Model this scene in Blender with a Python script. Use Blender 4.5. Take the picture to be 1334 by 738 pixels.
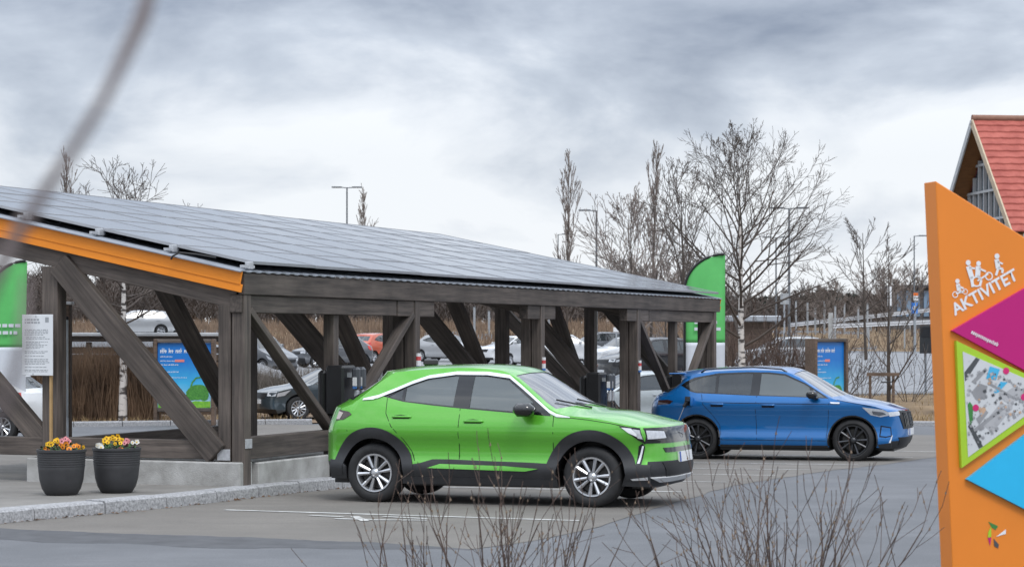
import bpy, bmesh, math, random
from math import sin, cos, tan, pi, radians, sqrt, atan2, hypot
from mathutils import Vector, Matrix, noise
from mathutils.geometry import delaunay_2d_cdt

for o in list(bpy.data.objects):
    bpy.data.objects.remove(o)
SC = bpy.context.scene
COL = SC.collection
R = random.Random(7)

# ------------------------------------------------------------------ camera
F = 2850.0            # focal length in photo pixels (photo 1334 x 738)
EYE = 1.84
HORIZON = 438.0
cam_d = bpy.data.cameras.new('camera')
cam = bpy.data.objects.new('camera', cam_d)
COL.objects.link(cam)
cam.location = (0, 0, EYE)
cam.rotation_euler = (radians(90), 0, 0)
cam_d.sensor_width = 36
cam_d.lens = 36 * F / 1334
cam_d.shift_y = (HORIZON - 369) / 1334
cam_d.clip_end = 3000
cam_d.clip_start = 0.05
cam_d.dof.use_dof = True
cam_d.dof.focus_distance = 25
cam_d.dof.aperture_fstop = 6.5
SC.camera = cam

# ------------------------------------------------------------------ sky
SUN_EL, SUN_AZ = radians(55), radians(160)     # azimuth measured from +Y clockwise: behind the camera, to the right
world = bpy.data.worlds.new('World')
SC.world = world
world.use_nodes = True
nt = world.node_tree
nt.nodes.clear()
def N(t, nt=nt, **kw):
    n = nt.nodes.new(t)
    for k, v in kw.items():
        setattr(n, k, v)
    return n
L = nt.links.new
out = N('ShaderNodeOutputWorld'); bg = N('ShaderNodeBackground')
bg.inputs['Strength'].default_value = 0.1
sky = N('ShaderNodeTexSky', sky_type='NISHITA')
sky.sun_disc = False; sky.sun_elevation = SUN_EL; sky.sun_rotation = SUN_AZ
tc = N('ShaderNodeTexCoord')
mp = N('ShaderNodeMapping'); mp.inputs['Scale'].default_value = (6.6, 6.6, 17.0); mp.inputs['Location'].default_value = (2.05, 0.4, 1.3)
L(tc.outputs['Generated'], mp.inputs['Vector'])
n1 = N('ShaderNodeTexNoise'); n1.inputs['Scale'].default_value = 1.0; n1.inputs['Detail'].default_value = 7; n1.inputs['Roughness'].default_value = .54; n1.inputs['Distortion'].default_value = .25
L(mp.outputs[0], n1.inputs['Vector'])
sep = N('ShaderNodeSeparateXYZ'); L(tc.outputs['Generated'], sep.inputs[0])
el = N('ShaderNodeMapRange'); el.interpolation_type = 'SMOOTHSTEP'
el.inputs[1].default_value = .055; el.inputs[2].default_value = .15; el.inputs[3].default_value = .16; el.inputs[4].default_value = -.13
L(sep.outputs['Z'], el.inputs[0])
el2 = N('ShaderNodeMapRange'); el2.interpolation_type = 'SMOOTHSTEP'
el2.inputs[1].default_value = .17; el2.inputs[2].default_value = .4; el2.inputs[3].default_value = 0; el2.inputs[4].default_value = .13
L(sep.outputs['Z'], el2.inputs[0])
ad0 = N('ShaderNodeMath', operation='ADD'); L(el2.outputs[0], ad0.inputs[0]); L(el.outputs[0], ad0.inputs[1])
ad = N('ShaderNodeMath', operation='ADD'); L(n1.outputs['Fac'], ad.inputs[0]); L(ad0.outputs[0], ad.inputs[1])
cr = N('ShaderNodeValToRGB')
e = cr.color_ramp.elements
e[0].position = .26; e[0].color = (2.3, 2.7, 3.5, 1)
e[1].position = .67; e[1].color = (8.1, 8.4, 8.8, 1)
m_ = cr.color_ramp.elements.new(.47); m_.color = (4.9, 5.4, 6.2, 1)
m_ = cr.color_ramp.elements.new(.57); m_.color = (6.9, 7.3, 7.9, 1)
L(ad.outputs[0], cr.inputs['Fac'])
# overcast luminance rises towards the zenith (CIE overcast sky)
zc = N('ShaderNodeMapRange'); zc.inputs[1].default_value = .08; zc.inputs[2].default_value = 1; zc.inputs[3].default_value = 1.0; zc.inputs[4].default_value = 3.0
L(sep.outputs['Z'], zc.inputs[0])
ml = N('ShaderNodeVectorMath', operation='SCALE'); L(cr.outputs['Color'], ml.inputs[0]); L(zc.outputs[0], ml.inputs['Scale'])
mx = N('ShaderNodeMix', data_type='RGBA'); mx.inputs[0].default_value = .94
L(sky.outputs[0], mx.inputs[6]); L(ml.outputs[0], mx.inputs[7])
L(mx.outputs[2], bg.inputs['Color']); L(bg.outputs[0], out.inputs['Surface'])

# ------------------------------------------------------------------ sun (overcast: weak and wide)
sd = bpy.data.lights.new('sun', 'SUN'); sd.energy = 1.1; sd.angle = radians(18); sd.color = (1, .97, .93)
so = bpy.data.objects.new('sun', sd); COL.objects.link(so)
sdir = Vector((sin(SUN_AZ) * cos(SUN_EL), cos(SUN_AZ) * cos(SUN_EL), sin(SUN_EL)))
so.rotation_euler = (-sdir).to_track_quat('-Z', 'Y').to_euler()
so.location = (0, 0, 30)

SC.view_settings.view_transform = 'Standard'
SC.view_settings.look = 'None'
SC.view_settings.exposure = 0.2
SC.view_settings.gamma = 1
SC.view_settings.use_curve_mapping = False
SC.render.resolution_x = 1024; SC.render.resolution_y = 566

# ------------------------------------------------------------------ helpers
def interp(x, pts):
    if x <= pts[0][0]: return pts[0][1]
    for (a, fa), (b, fb) in zip(pts, pts[1:]):
        if x <= b:
            t = (x - a) / (b - a); 
            return fa + (fb - fa) * t
    return pts[-1][1]
def hermite(x, pts):
    n = len(pts)
    if x <= pts[0][0]: return pts[0][1]
    if x >= pts[-1][0]: return pts[-1][1]
    i = 0
    while x > pts[i + 1][0]: i += 1
    def slope(k):
        if k == 0: return (pts[1][1] - pts[0][1]) / (pts[1][0] - pts[0][0])
        if k == n - 1: return (pts[-1][1] - pts[-2][1]) / (pts[-1][0] - pts[-2][0])
        a = (pts[k][1] - pts[k - 1][1]) / (pts[k][0] - pts[k - 1][0]); b = (pts[k + 1][1] - pts[k][1]) / (pts[k + 1][0] - pts[k][0])
        return 0 if a * b < 0 else (a + b) / 2
    h = pts[i + 1][0] - pts[i][0]; t = (x - pts[i][0]) / h
    m0, m1 = slope(i) * h, slope(i + 1) * h
    return (2*t**3 - 3*t*t + 1) * pts[i][1] + (t**3 - 2*t*t + t) * m0 + (-2*t**3 + 3*t*t) * pts[i + 1][1] + (t**3 - t*t) * m1
def sstep(a, b, x):
    t = min(1, max(0, (x - a) / (b - a))); return t * t * (3 - 2 * t)

def g(x, y):
    """height of the ground: falls a little towards the blue car, rises to the far car park and to the bank behind it"""
    z = hermite(y, [(0, 0), (22, 0), (27, -.05), (39, -.34), (56, -.39), (80, -.15), (115, .36), (140, .5), (190, .55)])
    yb = 139 + 44 * sstep(4, 26, x * 150 / max(y, 1))
    b = max(0, y - yb)
    z += 1.75 * sstep(0, 30, b) + .006 * max(0, b - 20)
    # raised terrace left behind the hedge
    z += 1.4 * sstep(60, 66, y) * sstep(-6.5, -9, x * 60 / max(y, 1)) * (1 - sstep(125, 140, y))
    return z
def PX(X, Y, D):
    return Vector(((X - 667) / F * D, D, EYE - (Y - HORIZON) / F * D))
def PG(X, Y, dz=0.0):
    """ground point seen at a photo pixel"""
    lo, hi = 3.0, 900.0
    kx = (X - 667) / F; kz = (Y - HORIZON) / F
    D = lo
    while D < hi:
        if EYE - kz * D <= g(kx * D, D) + dz: break
        D *= 1.01
    a, b = D / 1.01, D
    for _ in range(30):
        m = (a + b) / 2
        if EYE - kz * m <= g(kx * m, m) + dz: b = m
        else: a = m
    return Vector((kx * b, b, g(kx * b, b) + dz))
def GX(X, D, dz=0.0):
    x = (X - 667) / F * D
    return Vector((x, D, g(x, D) + dz))

def tag(o, label=None, cat=None, group=None, kind=None):
    if label: o['label'] = label
    if cat: o['category'] = cat
    if group: o['group'] = group
    if kind: o['kind'] = kind
    return o
def empty(name, loc=(0, 0, 0), rz=0.0, parent=None):
    o = bpy.data.objects.new(name, None); COL.objects.link(o)
    o.location = loc; o.rotation_euler = (0, 0, rz); o.empty_display_size = .2
    if parent: o.parent = parent
    return o
def link(name, me, parent=None, loc=None, mat=None):
    o = bpy.data.objects.new(name, me); COL.objects.link(o)
    if parent: o.parent = parent
    if loc is not None: o.location = loc
    return o
def copy_tree(o, parent=None):
    c = o.copy(); COL.objects.link(c)
    if parent is not None: c.parent = parent
    for ch in list(o.children):
        copy_tree(ch, c)
    return c

class MB:
    def __init__(s):
        s.v = []; s.f = []; s.m = []; s.mi = 0
    def vert(s, p): s.v.append(tuple(p)); return len(s.v) - 1
    def face(s, *ids): s.f.append(tuple(ids)); s.m.append(s.mi)
    def poly(s, pts):
        s.face(*[s.vert(p) for p in pts])
    def box(s, a, b, mat=None):
        (x0, y0, z0), (x1, y1, z1) = a, b
        c = [Vector(p) for p in ((x0,y0,z0),(x1,y0,z0),(x1,y1,z0),(x0,y1,z0),(x0,y0,z1),(x1,y0,z1),(x1,y1,z1),(x0,y1,z1))]
        if mat is not None: c = [mat @ p for p in c]
        i = [s.vert(p) for p in c]
        for q in ((0,3,2,1),(4,5,6,7),(0,1,5,4),(1,2,6,5),(2,3,7,6),(3,0,4,7)): s.face(*[i[k] for k in q])
    def bar(s, p0, p1, w, h, up=(0, 0, 1)):
        p0 = Vector(p0); p1 = Vector(p1); d = p1 - p0; l = d.length; d.normalize()
        up = Vector(up); sd = d.cross(up)
        if sd.length < 1e-4: sd = d.cross(Vector((0, 1, 0)))
        sd.normalize(); u = sd.cross(d)
        m = Matrix((( d.x, sd.x, u.x, p0.x), (d.y, sd.y, u.y, p0.y), (d.z, sd.z, u.z, p0.z), (0,0,0,1)))
        s.box((0, -w/2, -h/2), (l, w/2, h/2), m)
    def cbox(s, a, b, c=.01, mat=None):
        """box with chamfered edges"""
        (x0, y0, z0), (x1, y1, z1) = a, b
        ids = {}
        def vv(p):
            k = tuple(round(q, 6) for q in p)
            if k not in ids:
                q = Vector(p)
                ids[k] = s.vert(mat @ q if mat is not None else q)
            return ids[k]
        X = (x0, x1); Yy = (y0, y1); Z = (z0, z1); S = (1, -1)
        P = {}
        for i in (0, 1):
            for j in (0, 1):
                for k in (0, 1):
                    P[i,j,k,'x'] = vv((X[i], Yy[j]+S[j]*c, Z[k]+S[k]*c))
                    P[i,j,k,'y'] = vv((X[i]+S[i]*c, Yy[j], Z[k]+S[k]*c))
                    P[i,j,k,'z'] = vv((X[i]+S[i]*c, Yy[j]+S[j]*c, Z[k]))
        for i in (0, 1):
            q = [P[i,0,0,'x'], P[i,1,0,'x'], P[i,1,1,'x'], P[i,0,1,'x']]; s.face(*(q if i else q[::-1]))
            q = [P[0,i,0,'y'], P[0,i,1,'y'], P[1,i,1,'y'], P[1,i,0,'y']]; s.face(*(q if i else q[::-1]))
            q = [P[0,0,i,'z'], P[1,0,i,'z'], P[1,1,i,'z'], P[0,1,i,'z']]; s.face(*(q if i else q[::-1]))
        for i in (0, 1):
            for j in (0, 1):
                s.face(P[i,j,0,'x'], P[i,j,1,'x'], P[i,j,1,'y'], P[i,j,0,'y'])
                s.face(P[i,0,j,'x'], P[i,1,j,'x'], P[i,1,j,'z'], P[i,0,j,'z'])
                s.face(P[0,i,j,'y'], P[1,i,j,'y'], P[1,i,j,'z'], P[0,i,j,'z'])
                for k in (0, 1):
                    s.face(P[i,j,k,'x'], P[i,j,k,'y'], P[i,j,k,'z'])
    def tube(s, pts, rad, n=5, cap=True):
        rings = []
        pts = [Vector(p) for p in pts]
        if not isinstance(rad, (list, tuple)): rad = [rad] * len(pts)
        ref = None
        for i, p in enumerate(pts):
            d = (pts[min(i+1, len(pts)-1)] - pts[max(i-1, 0)])
            if d.length < 1e-9: d = Vector((0,0,1))
            d.normalize()
            if ref is None or abs(ref.dot(d)) > .95:
                ref = Vector((0,0,1)) if abs(d.z) < .9 else Vector((1,0,0))
            a = d.cross(ref).normalized(); b = d.cross(a); ref = b.cross(d) if False else ref
            rings.append([s.vert(p + (a*cos(2*pi*k/n) + b*sin(2*pi*k/n)) * rad[i]) for k in range(n)])
        for r0, r1 in zip(rings, rings[1:]):
            for k in range(n): s.face(r0[k], r0[(k+1)%n], r1[(k+1)%n], r1[k])
        if cap:
            s.face(*rings[0]); s.face(*rings[-1][::-1])
    def lathe(s, prof, n=24, axis='z', mat=None, closed=False):
        rings = []
        for r, h in prof:
            ring = []
            for k in range(n):
                a = 2*pi*k/n
                p = Vector((r*cos(a), r*sin(a), h)) if axis == 'z' else Vector((r*cos(a), h, r*sin(a)))
                if mat is not None: p = mat @ p
                ring.append(s.vert(p))
            rings.append(ring)
        if closed: rings.append(rings[0])
        for r0, r1 in zip(rings, rings[1:]):
            for k in range(n): s.face(r0[k], r0[(k+1)%n], r1[(k+1)%n], r1[k])
        return rings
    def prism(s, poly, fn, depth):
        """poly: 2D points, fn(a,b,h) -> 3D; extruded from h=0 to h=depth"""
        a = [s.vert(fn(p[0], p[1], 0)) for p in poly]; b = [s.vert(fn(p[0], p[1], depth)) for p in poly]
        s.face(*a[::-1]); s.face(*b)
        n = len(poly)
        for k in range(n): s.face(a[k], a[(k+1)%n], b[(k+1)%n], b[k])
    def mesh(s, name, mats, smooth=None):
        me = bpy.data.meshes.new(name)
        me.from_pydata(s.v, [], s.f)
        if not isinstance(mats, (list, tuple)): mats = [mats]
        for m in mats: me.materials.append(m)
        if len(mats) > 1: me.polygons.foreach_set('material_index', s.m)
        if smooth is not None:
            fix_normals(me)
            me.polygons.foreach_set('use_smooth', [True] * len(me.polygons))
            if smooth < 180: me.set_sharp_from_angle(angle=radians(smooth))
        me.update()
        return me
    def build(s, name, mats, parent=None, smooth=None, loc=None, recalc=True):
        me = s.mesh(name, mats, smooth)
        if recalc and smooth is None and len(s.f) < 30000: fix_normals(me)
        return link(name, me, parent, loc)
def fix_normals(me):
    bm = bmesh.new(); bm.from_mesh(me)
    bmesh.ops.recalc_face_normals(bm, faces=bm.faces)
    bm.to_mesh(me); bm.free()

# ------------------------------------------------------------------ materials
MATS = {}
def mat(name, col, rough=.6, metal=0.0, coat=0.0, var=.12, scale=6.0, bump=0.0, bscale=40.0, spec=.5, emit=0.0, col2=None, stretch=None, alpha=1.0, flake=0.0, coords='Object', detail=4.0):
    if name in MATS: return MATS[name]
    m = bpy.data.materials.new(name); m.use_nodes = True
    t = m.node_tree; p = t.nodes['Principled BSDF']; ln = t.links.new
    p.inputs['Roughness'].default_value = rough; p.inputs['Metallic'].default_value = metal
    p.inputs['Coat Weight'].default_value = coat; p.inputs['Coat Roughness'].default_value = .03
    p.inputs['Specular IOR Level'].default_value = spec
    if alpha < 1: p.inputs['Alpha'].default_value = alpha
    tcn = t.nodes.new('ShaderNodeTexCoord'); mpn = t.nodes.new('ShaderNodeMapping')
    ln(tcn.outputs[coords], mpn.inputs['Vector'])
    if stretch: mpn.inputs['Scale'].default_value = stretch
    nz = t.nodes.new('ShaderNodeTexNoise'); nz.inputs['Scale'].default_value = scale; nz.inputs['Detail'].default_value = detail; nz.inputs['Roughness'].default_value = .6
    ln(mpn.outputs[0], nz.inputs['Vector'])
    rp = t.nodes.new('ShaderNodeValToRGB')
    c2 = col2 or [min(1, c * (1 + var)) for c in col]
    c1 = col if col2 else [c * (1 - var) for c in col]
    rp.color_ramp.elements[0].position = .3; rp.color_ramp.elements[1].position = .7
    rp.color_ramp.elements[0].color = (*c1, 1); rp.color_ramp.elements[1].color = (*c2, 1)
    ln(nz.outputs['Fac'], rp.inputs['Fac']); ln(rp.outputs['Color'], p.inputs['Base Color'])
    if emit:
        ln(rp.outputs['Color'], p.inputs['Emission Color']); p.inputs['Emission Strength'].default_value = emit
    if bump:
        nb = t.nodes.new('ShaderNodeTexNoise'); nb.inputs['Scale'].default_value = bscale; nb.inputs['Detail'].default_value = 5
        ln(mpn.outputs[0], nb.inputs['Vector'])
        bn = t.nodes.new('ShaderNodeBump'); bn.inputs['Strength'].default_value = bump; bn.inputs['Distance'].default_value = .02
        ln(nb.outputs['Fac'], bn.inputs['Height']); ln(bn.outputs['Normal'], p.inputs['Normal'])
    MATS[name] = m
    return m

def asphalt(name, c1, c2, patch, gscale=90., bump=.35):
    """worn asphalt: aggregate speckle, broad stains, faint tyre streaks and cracks"""
    m = bpy.data.materials.new(name); m.use_nodes = True; MATS[name] = m
    t = m.node_tree; p = t.nodes['Principled BSDF']; ln = t.links.new; nn = t.nodes.new
    tcn = nn('ShaderNodeTexCoord')
    a = nn('ShaderNodeTexNoise'); a.inputs['Scale'].default_value = gscale; a.inputs['Detail'].default_value = 3
    b = nn('ShaderNodeTexNoise'); b.inputs['Scale'].default_value = .55; b.inputs['Detail'].default_value = 6; b.inputs['Roughness'].default_value = .65
    mp2 = nn('ShaderNodeMapping'); mp2.inputs['Rotation'].default_value = (0, 0, radians(21)); mp2.inputs['Scale'].default_value = (.25, 2.6, 1)
    c = nn('ShaderNodeTexNoise'); c.inputs['Scale'].default_value = 1.3; c.inputs['Detail'].default_value = 5
    ln(tcn.outputs['Object'], a.inputs['Vector']); ln(tcn.outputs['Object'], b.inputs['Vector']); ln(tcn.outputs['Object'], mp2.inputs['Vector']); ln(mp2.outputs[0], c.inputs['Vector'])
    r1 = nn('ShaderNodeValToRGB'); r1.color_ramp.elements[0].position = .35; r1.color_ramp.elements[1].position = .65
    r1.color_ramp.elements[0].color = (*c1, 1); r1.color_ramp.elements[1].color = (*c2, 1)
    ln(b.outputs['Fac'], r1.inputs['Fac'])
    r2 = nn('ShaderNodeValToRGB'); r2.color_ramp.elements[0].position = .42; r2.color_ramp.elements[1].position = .62
    ln(c.outputs['Fac'], r2.inputs['Fac'])
    mul = nn('ShaderNodeMath'); mul.operation = 'MULTIPLY'; mul.inputs[1].default_value = .55; ln(r2.outputs['Color'], mul.inputs[0])
    m1 = nn('ShaderNodeMix'); m1.data_type = 'RGBA'; m1.inputs[7].default_value = (*patch, 1)
    ln(mul.outputs[0], m1.inputs[0]); ln(r1.outputs['Color'], m1.inputs[6])
    mr = nn('ShaderNodeMapRange'); mr.inputs[1].default_value = .3; mr.inputs[2].default_value = .7; mr.inputs[3].default_value = .78; mr.inputs[4].default_value = 1.22
    ln(a.outputs['Fac'], mr.inputs[0])
    sc = nn('ShaderNodeVectorMath'); sc.operation = 'SCALE'; ln(m1.outputs[2], sc.inputs[0]); ln(mr.outputs[0], sc.inputs['Scale'])
    ln(sc.outputs[0], p.inputs['Base Color'])
    p.inputs['Roughness'].default_value = .82; p.inputs['Specular IOR Level'].default_value = .3
    bn = nn('ShaderNodeBump'); bn.inputs['Strength'].default_value = bump; bn.inputs['Distance'].default_value = .01
    ln(a.outputs['Fac'], bn.inputs['Height']); ln(bn.outputs['Normal'], p.inputs['Normal'])
    return m

def timber(name, c1, c2):
    m = bpy.data.materials.new(name); m.use_nodes = True; MATS[name] = m
    t = m.node_tree; p = t.nodes['Principled BSDF']; ln = t.links.new; nn = t.nodes.new
    tcn = nn('ShaderNodeTexCoord'); mpn = nn('ShaderNodeMapping'); mpn.inputs['Scale'].default_value = (1.2, 22, 22)
    oi = nn('ShaderNodeObjectInfo'); 
    ln(tcn.outputs['Object'], mpn.inputs['Vector'])
    av = nn('ShaderNodeVectorMath'); av.operation = 'ADD'; sc = nn('ShaderNodeVectorMath'); sc.operation = 'SCALE'; sc.inputs[0].default_value = (7, 13, 29)
    ln(oi.outputs['Random'], sc.inputs['Scale']); ln(mpn.outputs[0], av.inputs[0]); ln(sc.outputs[0], av.inputs[1])
    a = nn('ShaderNodeTexNoise'); a.inputs['Scale'].default_value = 1; a.inputs['Detail'].default_value = 5; a.inputs['Roughness'].default_value = .65
    ln(av.outputs[0], a.inputs['Vector'])
    b = nn('ShaderNodeTexNoise'); b.inputs['Scale'].default_value = 1.6; b.inputs['Detail'].default_value = 4
    ln(tcn.outputs['Object'], b.inputs['Vector'])
    r1 = nn('ShaderNodeValToRGB'); r1.color_ramp.elements[0].position = .3; r1.color_ramp.elements[1].position = .72
    r1.color_ramp.elements[0].color = (*c1, 1); r1.color_ramp.elements[1].color = (*c2, 1)
    ln(a.outputs['Fac'], r1.inputs['Fac'])
    mr = nn('ShaderNodeMapRange'); mr.inputs[1].default_value = .3; mr.inputs[2].default_value = .7; mr.inputs[3].default_value = .75; mr.inputs[4].default_value = 1.3
    ln(b.outputs['Fac'], mr.inputs[0])
    mr2 = nn('ShaderNodeMapRange'); mr2.inputs[3].default_value = .8; mr2.inputs[4].default_value = 1.25; ln(oi.outputs['Random'], mr2.inputs[0])
    mm = nn('ShaderNodeMath'); mm.operation = 'MULTIPLY'; ln(mr.outputs[0], mm.inputs[0]); ln(mr2.outputs[0], mm.inputs[1])
    s2 = nn('ShaderNodeVectorMath'); s2.operation = 'SCALE'; ln(r1.outputs['Color'], s2.inputs[0]); ln(mm.outputs[0], s2.inputs['Scale'])
    ln(s2.outputs[0], p.inputs['Base Color']); p.inputs['Roughness'].default_value = .75
    bn = nn('ShaderNodeBump'); bn.inputs['Strength'].default_value = .25; bn.inputs['Distance'].default_value = .01
    ln(a.outputs['Fac'], bn.inputs['Height']); ln(bn.outputs['Normal'], p.inputs['Normal'])
    return m

def birch_bark():
    m = bpy.data.materials.new('birch_bark'); m.use_nodes = True; MATS['birch_bark'] = m
    t = m.node_tree; p = t.nodes['Principled BSDF']; ln = t.links.new; nn = t.nodes.new
    tcn = nn('ShaderNodeTexCoord'); mpn = nn('ShaderNodeMapping'); mpn.inputs['Scale'].default_value = (2.2, 2.2, 7)
    ln(tcn.outputs['Object'], mpn.inputs['Vector'])
    a = nn('ShaderNodeTexNoise'); a.inputs['Scale'].default_value = 1.2; a.inputs['Detail'].default_value = 4
    ln(mpn.outputs[0], a.inputs['Vector'])
    r1 = nn('ShaderNodeValToRGB'); r1.color_ramp.elements[0].position = .42; r1.color_ramp.elements[1].position = .5
    r1.color_ramp.elements[0].color = (.07, .06, .055, 1); r1.color_ramp.elements[1].color = (.62, .58, .54, 1)
    ln(a.outputs['Fac'], r1.inputs['Fac']); ln(r1.outputs['Color'], p.inputs['Base Color']); p.inputs['Roughness'].default_value = .8
    return m

WOOD = timber('dark_stained_timber', (.038, .031, .027), (.128, .104, .089))
BROWN = timber('brown_timber', (.07, .045, .03), (.16, .11, .08))
ORANGE = mat('orange_painted_board', (.84, .26, .014), .55, var=.07, scale=3, stretch=(1, 8, 8), bump=.1)
BLACK = mat('black_plastic', (.012, .012, .013), .42, var=.2)
CLAD = mat('charcoal_plastic_cladding', (.026, .027, .03), .5, var=.15, bump=.08, bscale=220)
GLOSSBLK = mat('gloss_black', (.006, .006, .007), .08, coat=.6, var=.1)
TYRE = mat('tyre_rubber', (.022, .022, .023), .75, var=.2, scale=14)
RIM = mat('silver_alloy', (.62, .63, .65), .28, metal=.85, var=.06)
RIMDK = mat('dark_alloy', (.07, .072, .078), .3, metal=.7, var=.1)
CHROME = mat('satin_chrome', (.78, .79, .8), .2, metal=1, var=.04)
STEEL = mat('galvanised_steel', (.42, .44, .46), .45, metal=.6, var=.15, scale=9)
GREYPOLE = mat('grey_lamp_pole', (.16, .17, .18), .5, metal=.3, var=.1)
CONC = mat('cast_concrete', (.25, .243, .228), .9, col2=(.46, .455, .44), scale=3.2, detail=9, bump=.3, bscale=60)
PAVE = mat('pavement_concrete', (.20, .19, .175), .9, var=.24, scale=1.3, bump=.2, bscale=80, detail=8)
GRANITE = mat('granite_kerb', (.20, .20, .205), .85, var=.1, col2=(.46, .46, .47), scale=34, bump=.6, bscale=24)
def glass(name, tint, see=.3, rough=.015):
    m = bpy.data.materials.new(name); m.use_nodes = True; MATS[name] = m
    t = m.node_tree; p = t.nodes['Principled BSDF']; ln = t.links.new
    p.inputs['Base Color'].default_value = (*tint, 1); p.inputs['Roughness'].default_value = rough; p.inputs['Specular IOR Level'].default_value = .9
    p.inputs['Coat Weight'].default_value = .5; p.inputs['Coat Roughness'].default_value = .01
    tr = t.nodes.new('ShaderNodeBsdfTransparent'); tr.inputs['Color'].default_value = (.55, .6, .6, 1)
    lw = t.nodes.new('ShaderNodeFresnel'); lw.inputs['IOR'].default_value = 1.45
    mr = t.nodes.new('ShaderNodeMapRange'); mr.inputs[3].default_value = see; mr.inputs[4].default_value = 0; ln(lw.outputs[0], mr.inputs[0])
    ms = t.nodes.new('ShaderNodeMixShader'); ln(mr.outputs[0], ms.inputs[0]); ln(p.outputs[0], ms.inputs[1]); ln(tr.outputs[0], ms.inputs[2])
    ln(ms.outputs[0], t.nodes['Material Output'].inputs['Surface'])
    return m
GLASS = glass('car_window_glass', (.16, .185, .19), .3)
WSGLASS = glass('windscreen_glass', (.16, .165, .18), .2)
WSGLASS.node_tree.nodes['Principled BSDF'].inputs['Coat Weight'].default_value = 1.0
GLASSDK = glass('tinted_car_glass', (.035, .042, .046), .18)
def paint(name, col, flake=.35):
    m = mat(name, col, .34, metal=flake, coat=1.0, var=.03, scale=60)
    return m

# ================================================================== ground, roads, pavement
ASPH = asphalt('blue_grey_road_asphalt', (.115, .12, .128), (.165, .17, .18), (.13, .135, .145))
BAY = asphalt('worn_parking_asphalt', (.14, .129, .117), (.195, .181, .163), (.155, .145, .132), bump=.25)
FARASPH = asphalt('pale_far_car_park', (.16, .165, .175), (.25, .255, .265), (.33, .335, .345), 30)
DRYGRASS = mat('dry_grass_ground', (.10, .066, .036), .95, col2=(.27, .185, .10), scale=.9, bump=.6, bscale=9, detail=12)
PAINT = mat('worn_white_paint', (.30, .295, .28), .8, col2=(.62, .62, .6), scale=5, detail=8)

def ground_sheet():
    ys = []
    y = -40.0
    while y < 1400:
        ys.append(y); y += 1.0 if -5 < y < 75 else (2.5 if y < 260 else (12 if y < 420 else 60))
    mb = MB(); nx = 73
    rows = []
    for y in ys:
        half = 26 + max(0, y) * .55
        rows.append([mb.vert((-half + 2*half*i/(nx-1), y, g(-half + 2*half*i/(nx-1), max(y, .01)))) for i in range(nx)])
    for a, b in zip(rows, rows[1:]):
        for i in range(nx - 1):
            mb.face(a[i], a[i+1], b[i+1], b[i])
    return tag(mb.build('ground', ASPH, smooth=180), kind='structure')
ground_sheet()

def inside(p, poly):
    c = False; n = len(poly); x, y = p
    for i in range(n):
        x1, y1 = poly[i]; x2, y2 = poly[i-1]
        if (y1 > y) != (y2 > y) and x < (x2-x1)*(y-y1)/(y2-y1) + x1: c = not c
    return c
def densify(poly, d):
    o = []
    n = len(poly)
    for i in range(n):
        a = Vector(poly[i]); b = Vector(poly[(i+1) % n]); k = max(1, int((b-a).length / d))
        for j in range(k): o.append(tuple(a + (b-a)*j/k))
    return o
def cdt(polys, step, jitter=False):
    """constrained triangulation of several closed 2D loops plus interior grid; returns verts, tris"""
    V = []; E = []
    for poly in polys:
        b = len(V); n = len(poly)
        V += [Vector(p) for p in poly]; E += [(b+i, b+(i+1) % n) for i in range(n)]
    xs = [v.x for v in V]; ys = [v.y for v in V]
    if step:
        i0 = int(min(xs)/step)-1; i1 = int(max(xs)/step)+1; j0 = int(min(ys)/step)-1; j1 = int(max(ys)/step)+1
        bp = [(v.x, v.y) for v in V]
        for i in range(i0, i1+1):
            for j in range(j0, j1+1):
                p = (i*step + (step/2 if j % 2 else 0), j*step)
                if inside(p, polys[0]) and all((p[0]-q[0])**2 + (p[1]-q[1])**2 > (step*.45)**2 for q in bp):
                    V.append(Vector(p))
    r = delaunay_2d_cdt(V, E, [], 0, 1e-6)
    return r[0], r[2]
def sheet(name, poly, dz, material, step=1.0, kind='structure', skirt=0.0, parent=None):
    poly = densify(poly, step)
    vs, fs = cdt([poly], step)
    mb = MB()
    ids = [mb.vert((v.x, v.y, g(v.x, v.y) + dz)) for v in vs]
    for f in fs:
        c = sum((vs[i] for i in f), Vector((0, 0))) / 3
        if inside((c.x, c.y), poly): mb.face(*[ids[i] for i in f])
    if skirt:
        n = len(poly)
        for i in range(n):
            a, b = poly[i], poly[(i+1) % n]
            mb.poly([(a[0], a[1], g(*a)+dz), (b[0], b[1], g(*b)+dz), (b[0], b[1], g(*b)+dz-skirt), (a[0], a[1], g(*a)+dz-skirt)])
    o = mb.build(name, material, parent, smooth=40)
    if kind: tag(o, kind=kind)
    return o
def xy(v): return (v.x, v.y)

# canopy frame: local x = out towards the parked cars, local y = along the row
PHI = math.atan(1119 / F)
U = Vector((cos(PHI), -sin(PHI))); V_ = Vector((sin(PHI), cos(PHI)))
P0 = Vector((-3.14, 25.5))
def CL(x, w):
    """canopy plan coordinates to world"""
    p = P0 + U*x + V_*w
    return (p.x, p.y)

def resample(line, d):
    o = [line[0]]; acc = 0
    for a, b in zip(line, line[1:]):
        l = (b-a).length; t = 0
        while acc + (l - t) >= d:
            t += d - acc; o.append(a + (b-a)*t/l); acc = 0
        acc += l - t
    return o
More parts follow.
